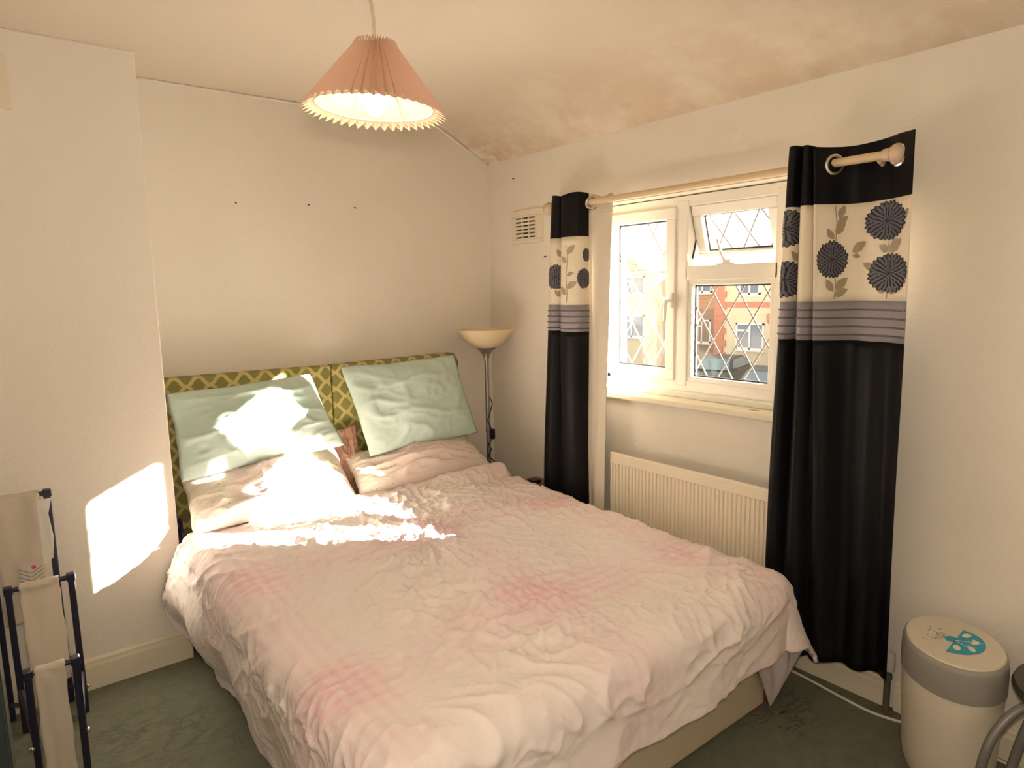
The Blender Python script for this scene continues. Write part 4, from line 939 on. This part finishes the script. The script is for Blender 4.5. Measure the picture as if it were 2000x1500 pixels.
# cars
M['carpaint'] = mat('dark_car_paint', (0.03, 0.03, 0.028), .4, .0, spec=.4); M['carglass'] = mat('car_glass', (0.12, 0.16, 0.17), .12, spec=.5); M['tyre'] = mat('tyre_rubber', (.02, .02, .02), .8); M['headlamp'] = mat('headlamp_glass', (.7, .7, .68), .15, spec=.7)
def car(label, loc, ang):
    c = thing('car', label, 'car', loc, 'cars parked across the street'); Rm = Matrix.Translation(loc) @ Matrix.Rotation(ang, 4, 'Z')
    def tf(g): g.v = [tuple(Rm @ Vector(q)) for q in g.v]; return g
    # side outline (x forward, z up)
    body = [(-2.05, .35), (2.0, .3), (2.1, .55), (2.0, .78), (1.1, .95), (-1.75, 1.0), (-2.08, .85)]
    cab = [(1.15, .93), (.45, 1.40), (-.9, 1.46), (-1.65, 1.05), (-1.7, .95)]
    def loft(poly, w0, w1, zsplit):
        n = len(poly); v = []; 
        for s in (-1, 1):
            for p in poly: v.append((p[0], s*(w0 if p[1] < zsplit else w1), p[1]))
        return G().add(v, [tuple(range(n)), tuple(range(n, 2*n))[::-1]]+[(i, n+i, n+(i+1) % n, (i+1) % n) for i in range(n)])
    tf(beveled(loft(body, .86, .82, .7), .07)).out('body', M['carpaint'], c, smooth=True); cb_ = tf(beveled(loft(cab, .78, .58, 1.2), .05)).out('cabin', M['carpaint'], c, smooth=True)
    tf(G().add([(1.17, -.66, .99), (1.17, .66, .99), (.55, .53, 1.39), (.55, -.53, 1.39), (1.13, -.66, .97), (1.13, .66, .97), (.5, .53, 1.36), (.5, -.53, 1.36)], [(0, 1, 2, 3), (4, 5, 6, 7), (0, 1, 5, 4), (2, 3, 7, 6), (1, 2, 6, 5), (3, 0, 4, 7)])).out('windscreen', M['carglass'], cb_)
    for s in (-1, 1):
        tf(G().add([(.85, s*.77, 1.02), (-1.3, s*.78, 1.05), (-.85, s*.61, 1.40), (.35, s*.61, 1.37), (.85, s*.74, 1.02), (-1.3, s*.75, 1.05), (-.85, s*.58, 1.40), (.35, s*.58, 1.37)], [(0, 1, 2, 3), (4, 5, 6, 7), (0, 1, 5, 4), (1, 2, 6, 5), (2, 3, 7, 6), (3, 0, 4, 7)])).out('side_glass', M['carglass'], cb_)
        tf(G().box((1.75, s*.62-.18, .62), (2.09, s*.62+.18, .78), .05)).out('headlamp', M['headlamp'], c)
        tf(G().box((.75, s*.88-.06, .96), (.93, s*.88+.1*s, 1.08), .03)).out('mirror', M['carpaint'], c)
        for xx in (-1.3, 1.3):
            tf(G().lathe([(.2, -.1), (.31, -.1), (.32, -.07), (.32, .07), (.31, .1), (.2, .1)], (0, 0, 0), 20, mtx=Matrix.Rotation(math.pi/2, 3, 'X')).__class__().lathe([(.2, -.1), (.31, -.1), (.32, -.07), (.32, .07), (.31, .1), (.2, .1)], (xx, s*.80, .32), 20, mtx=Matrix.Rotation(math.pi/2, 3, 'X'))).out('wheel', M['tyre'], c, smooth=True)
    tf(G().box((2.07, -.26, .42), (2.125, .26, .53))).out('number_plate', M['headlamp'], c)
car('dark car parked across the street, further left with only its windscreen clear', (25.2, 17.2, GZ), math.radians(195))
car('dark car parked across the street nearest the cream house window', (22.5, 13.5, GZ), math.radians(200))
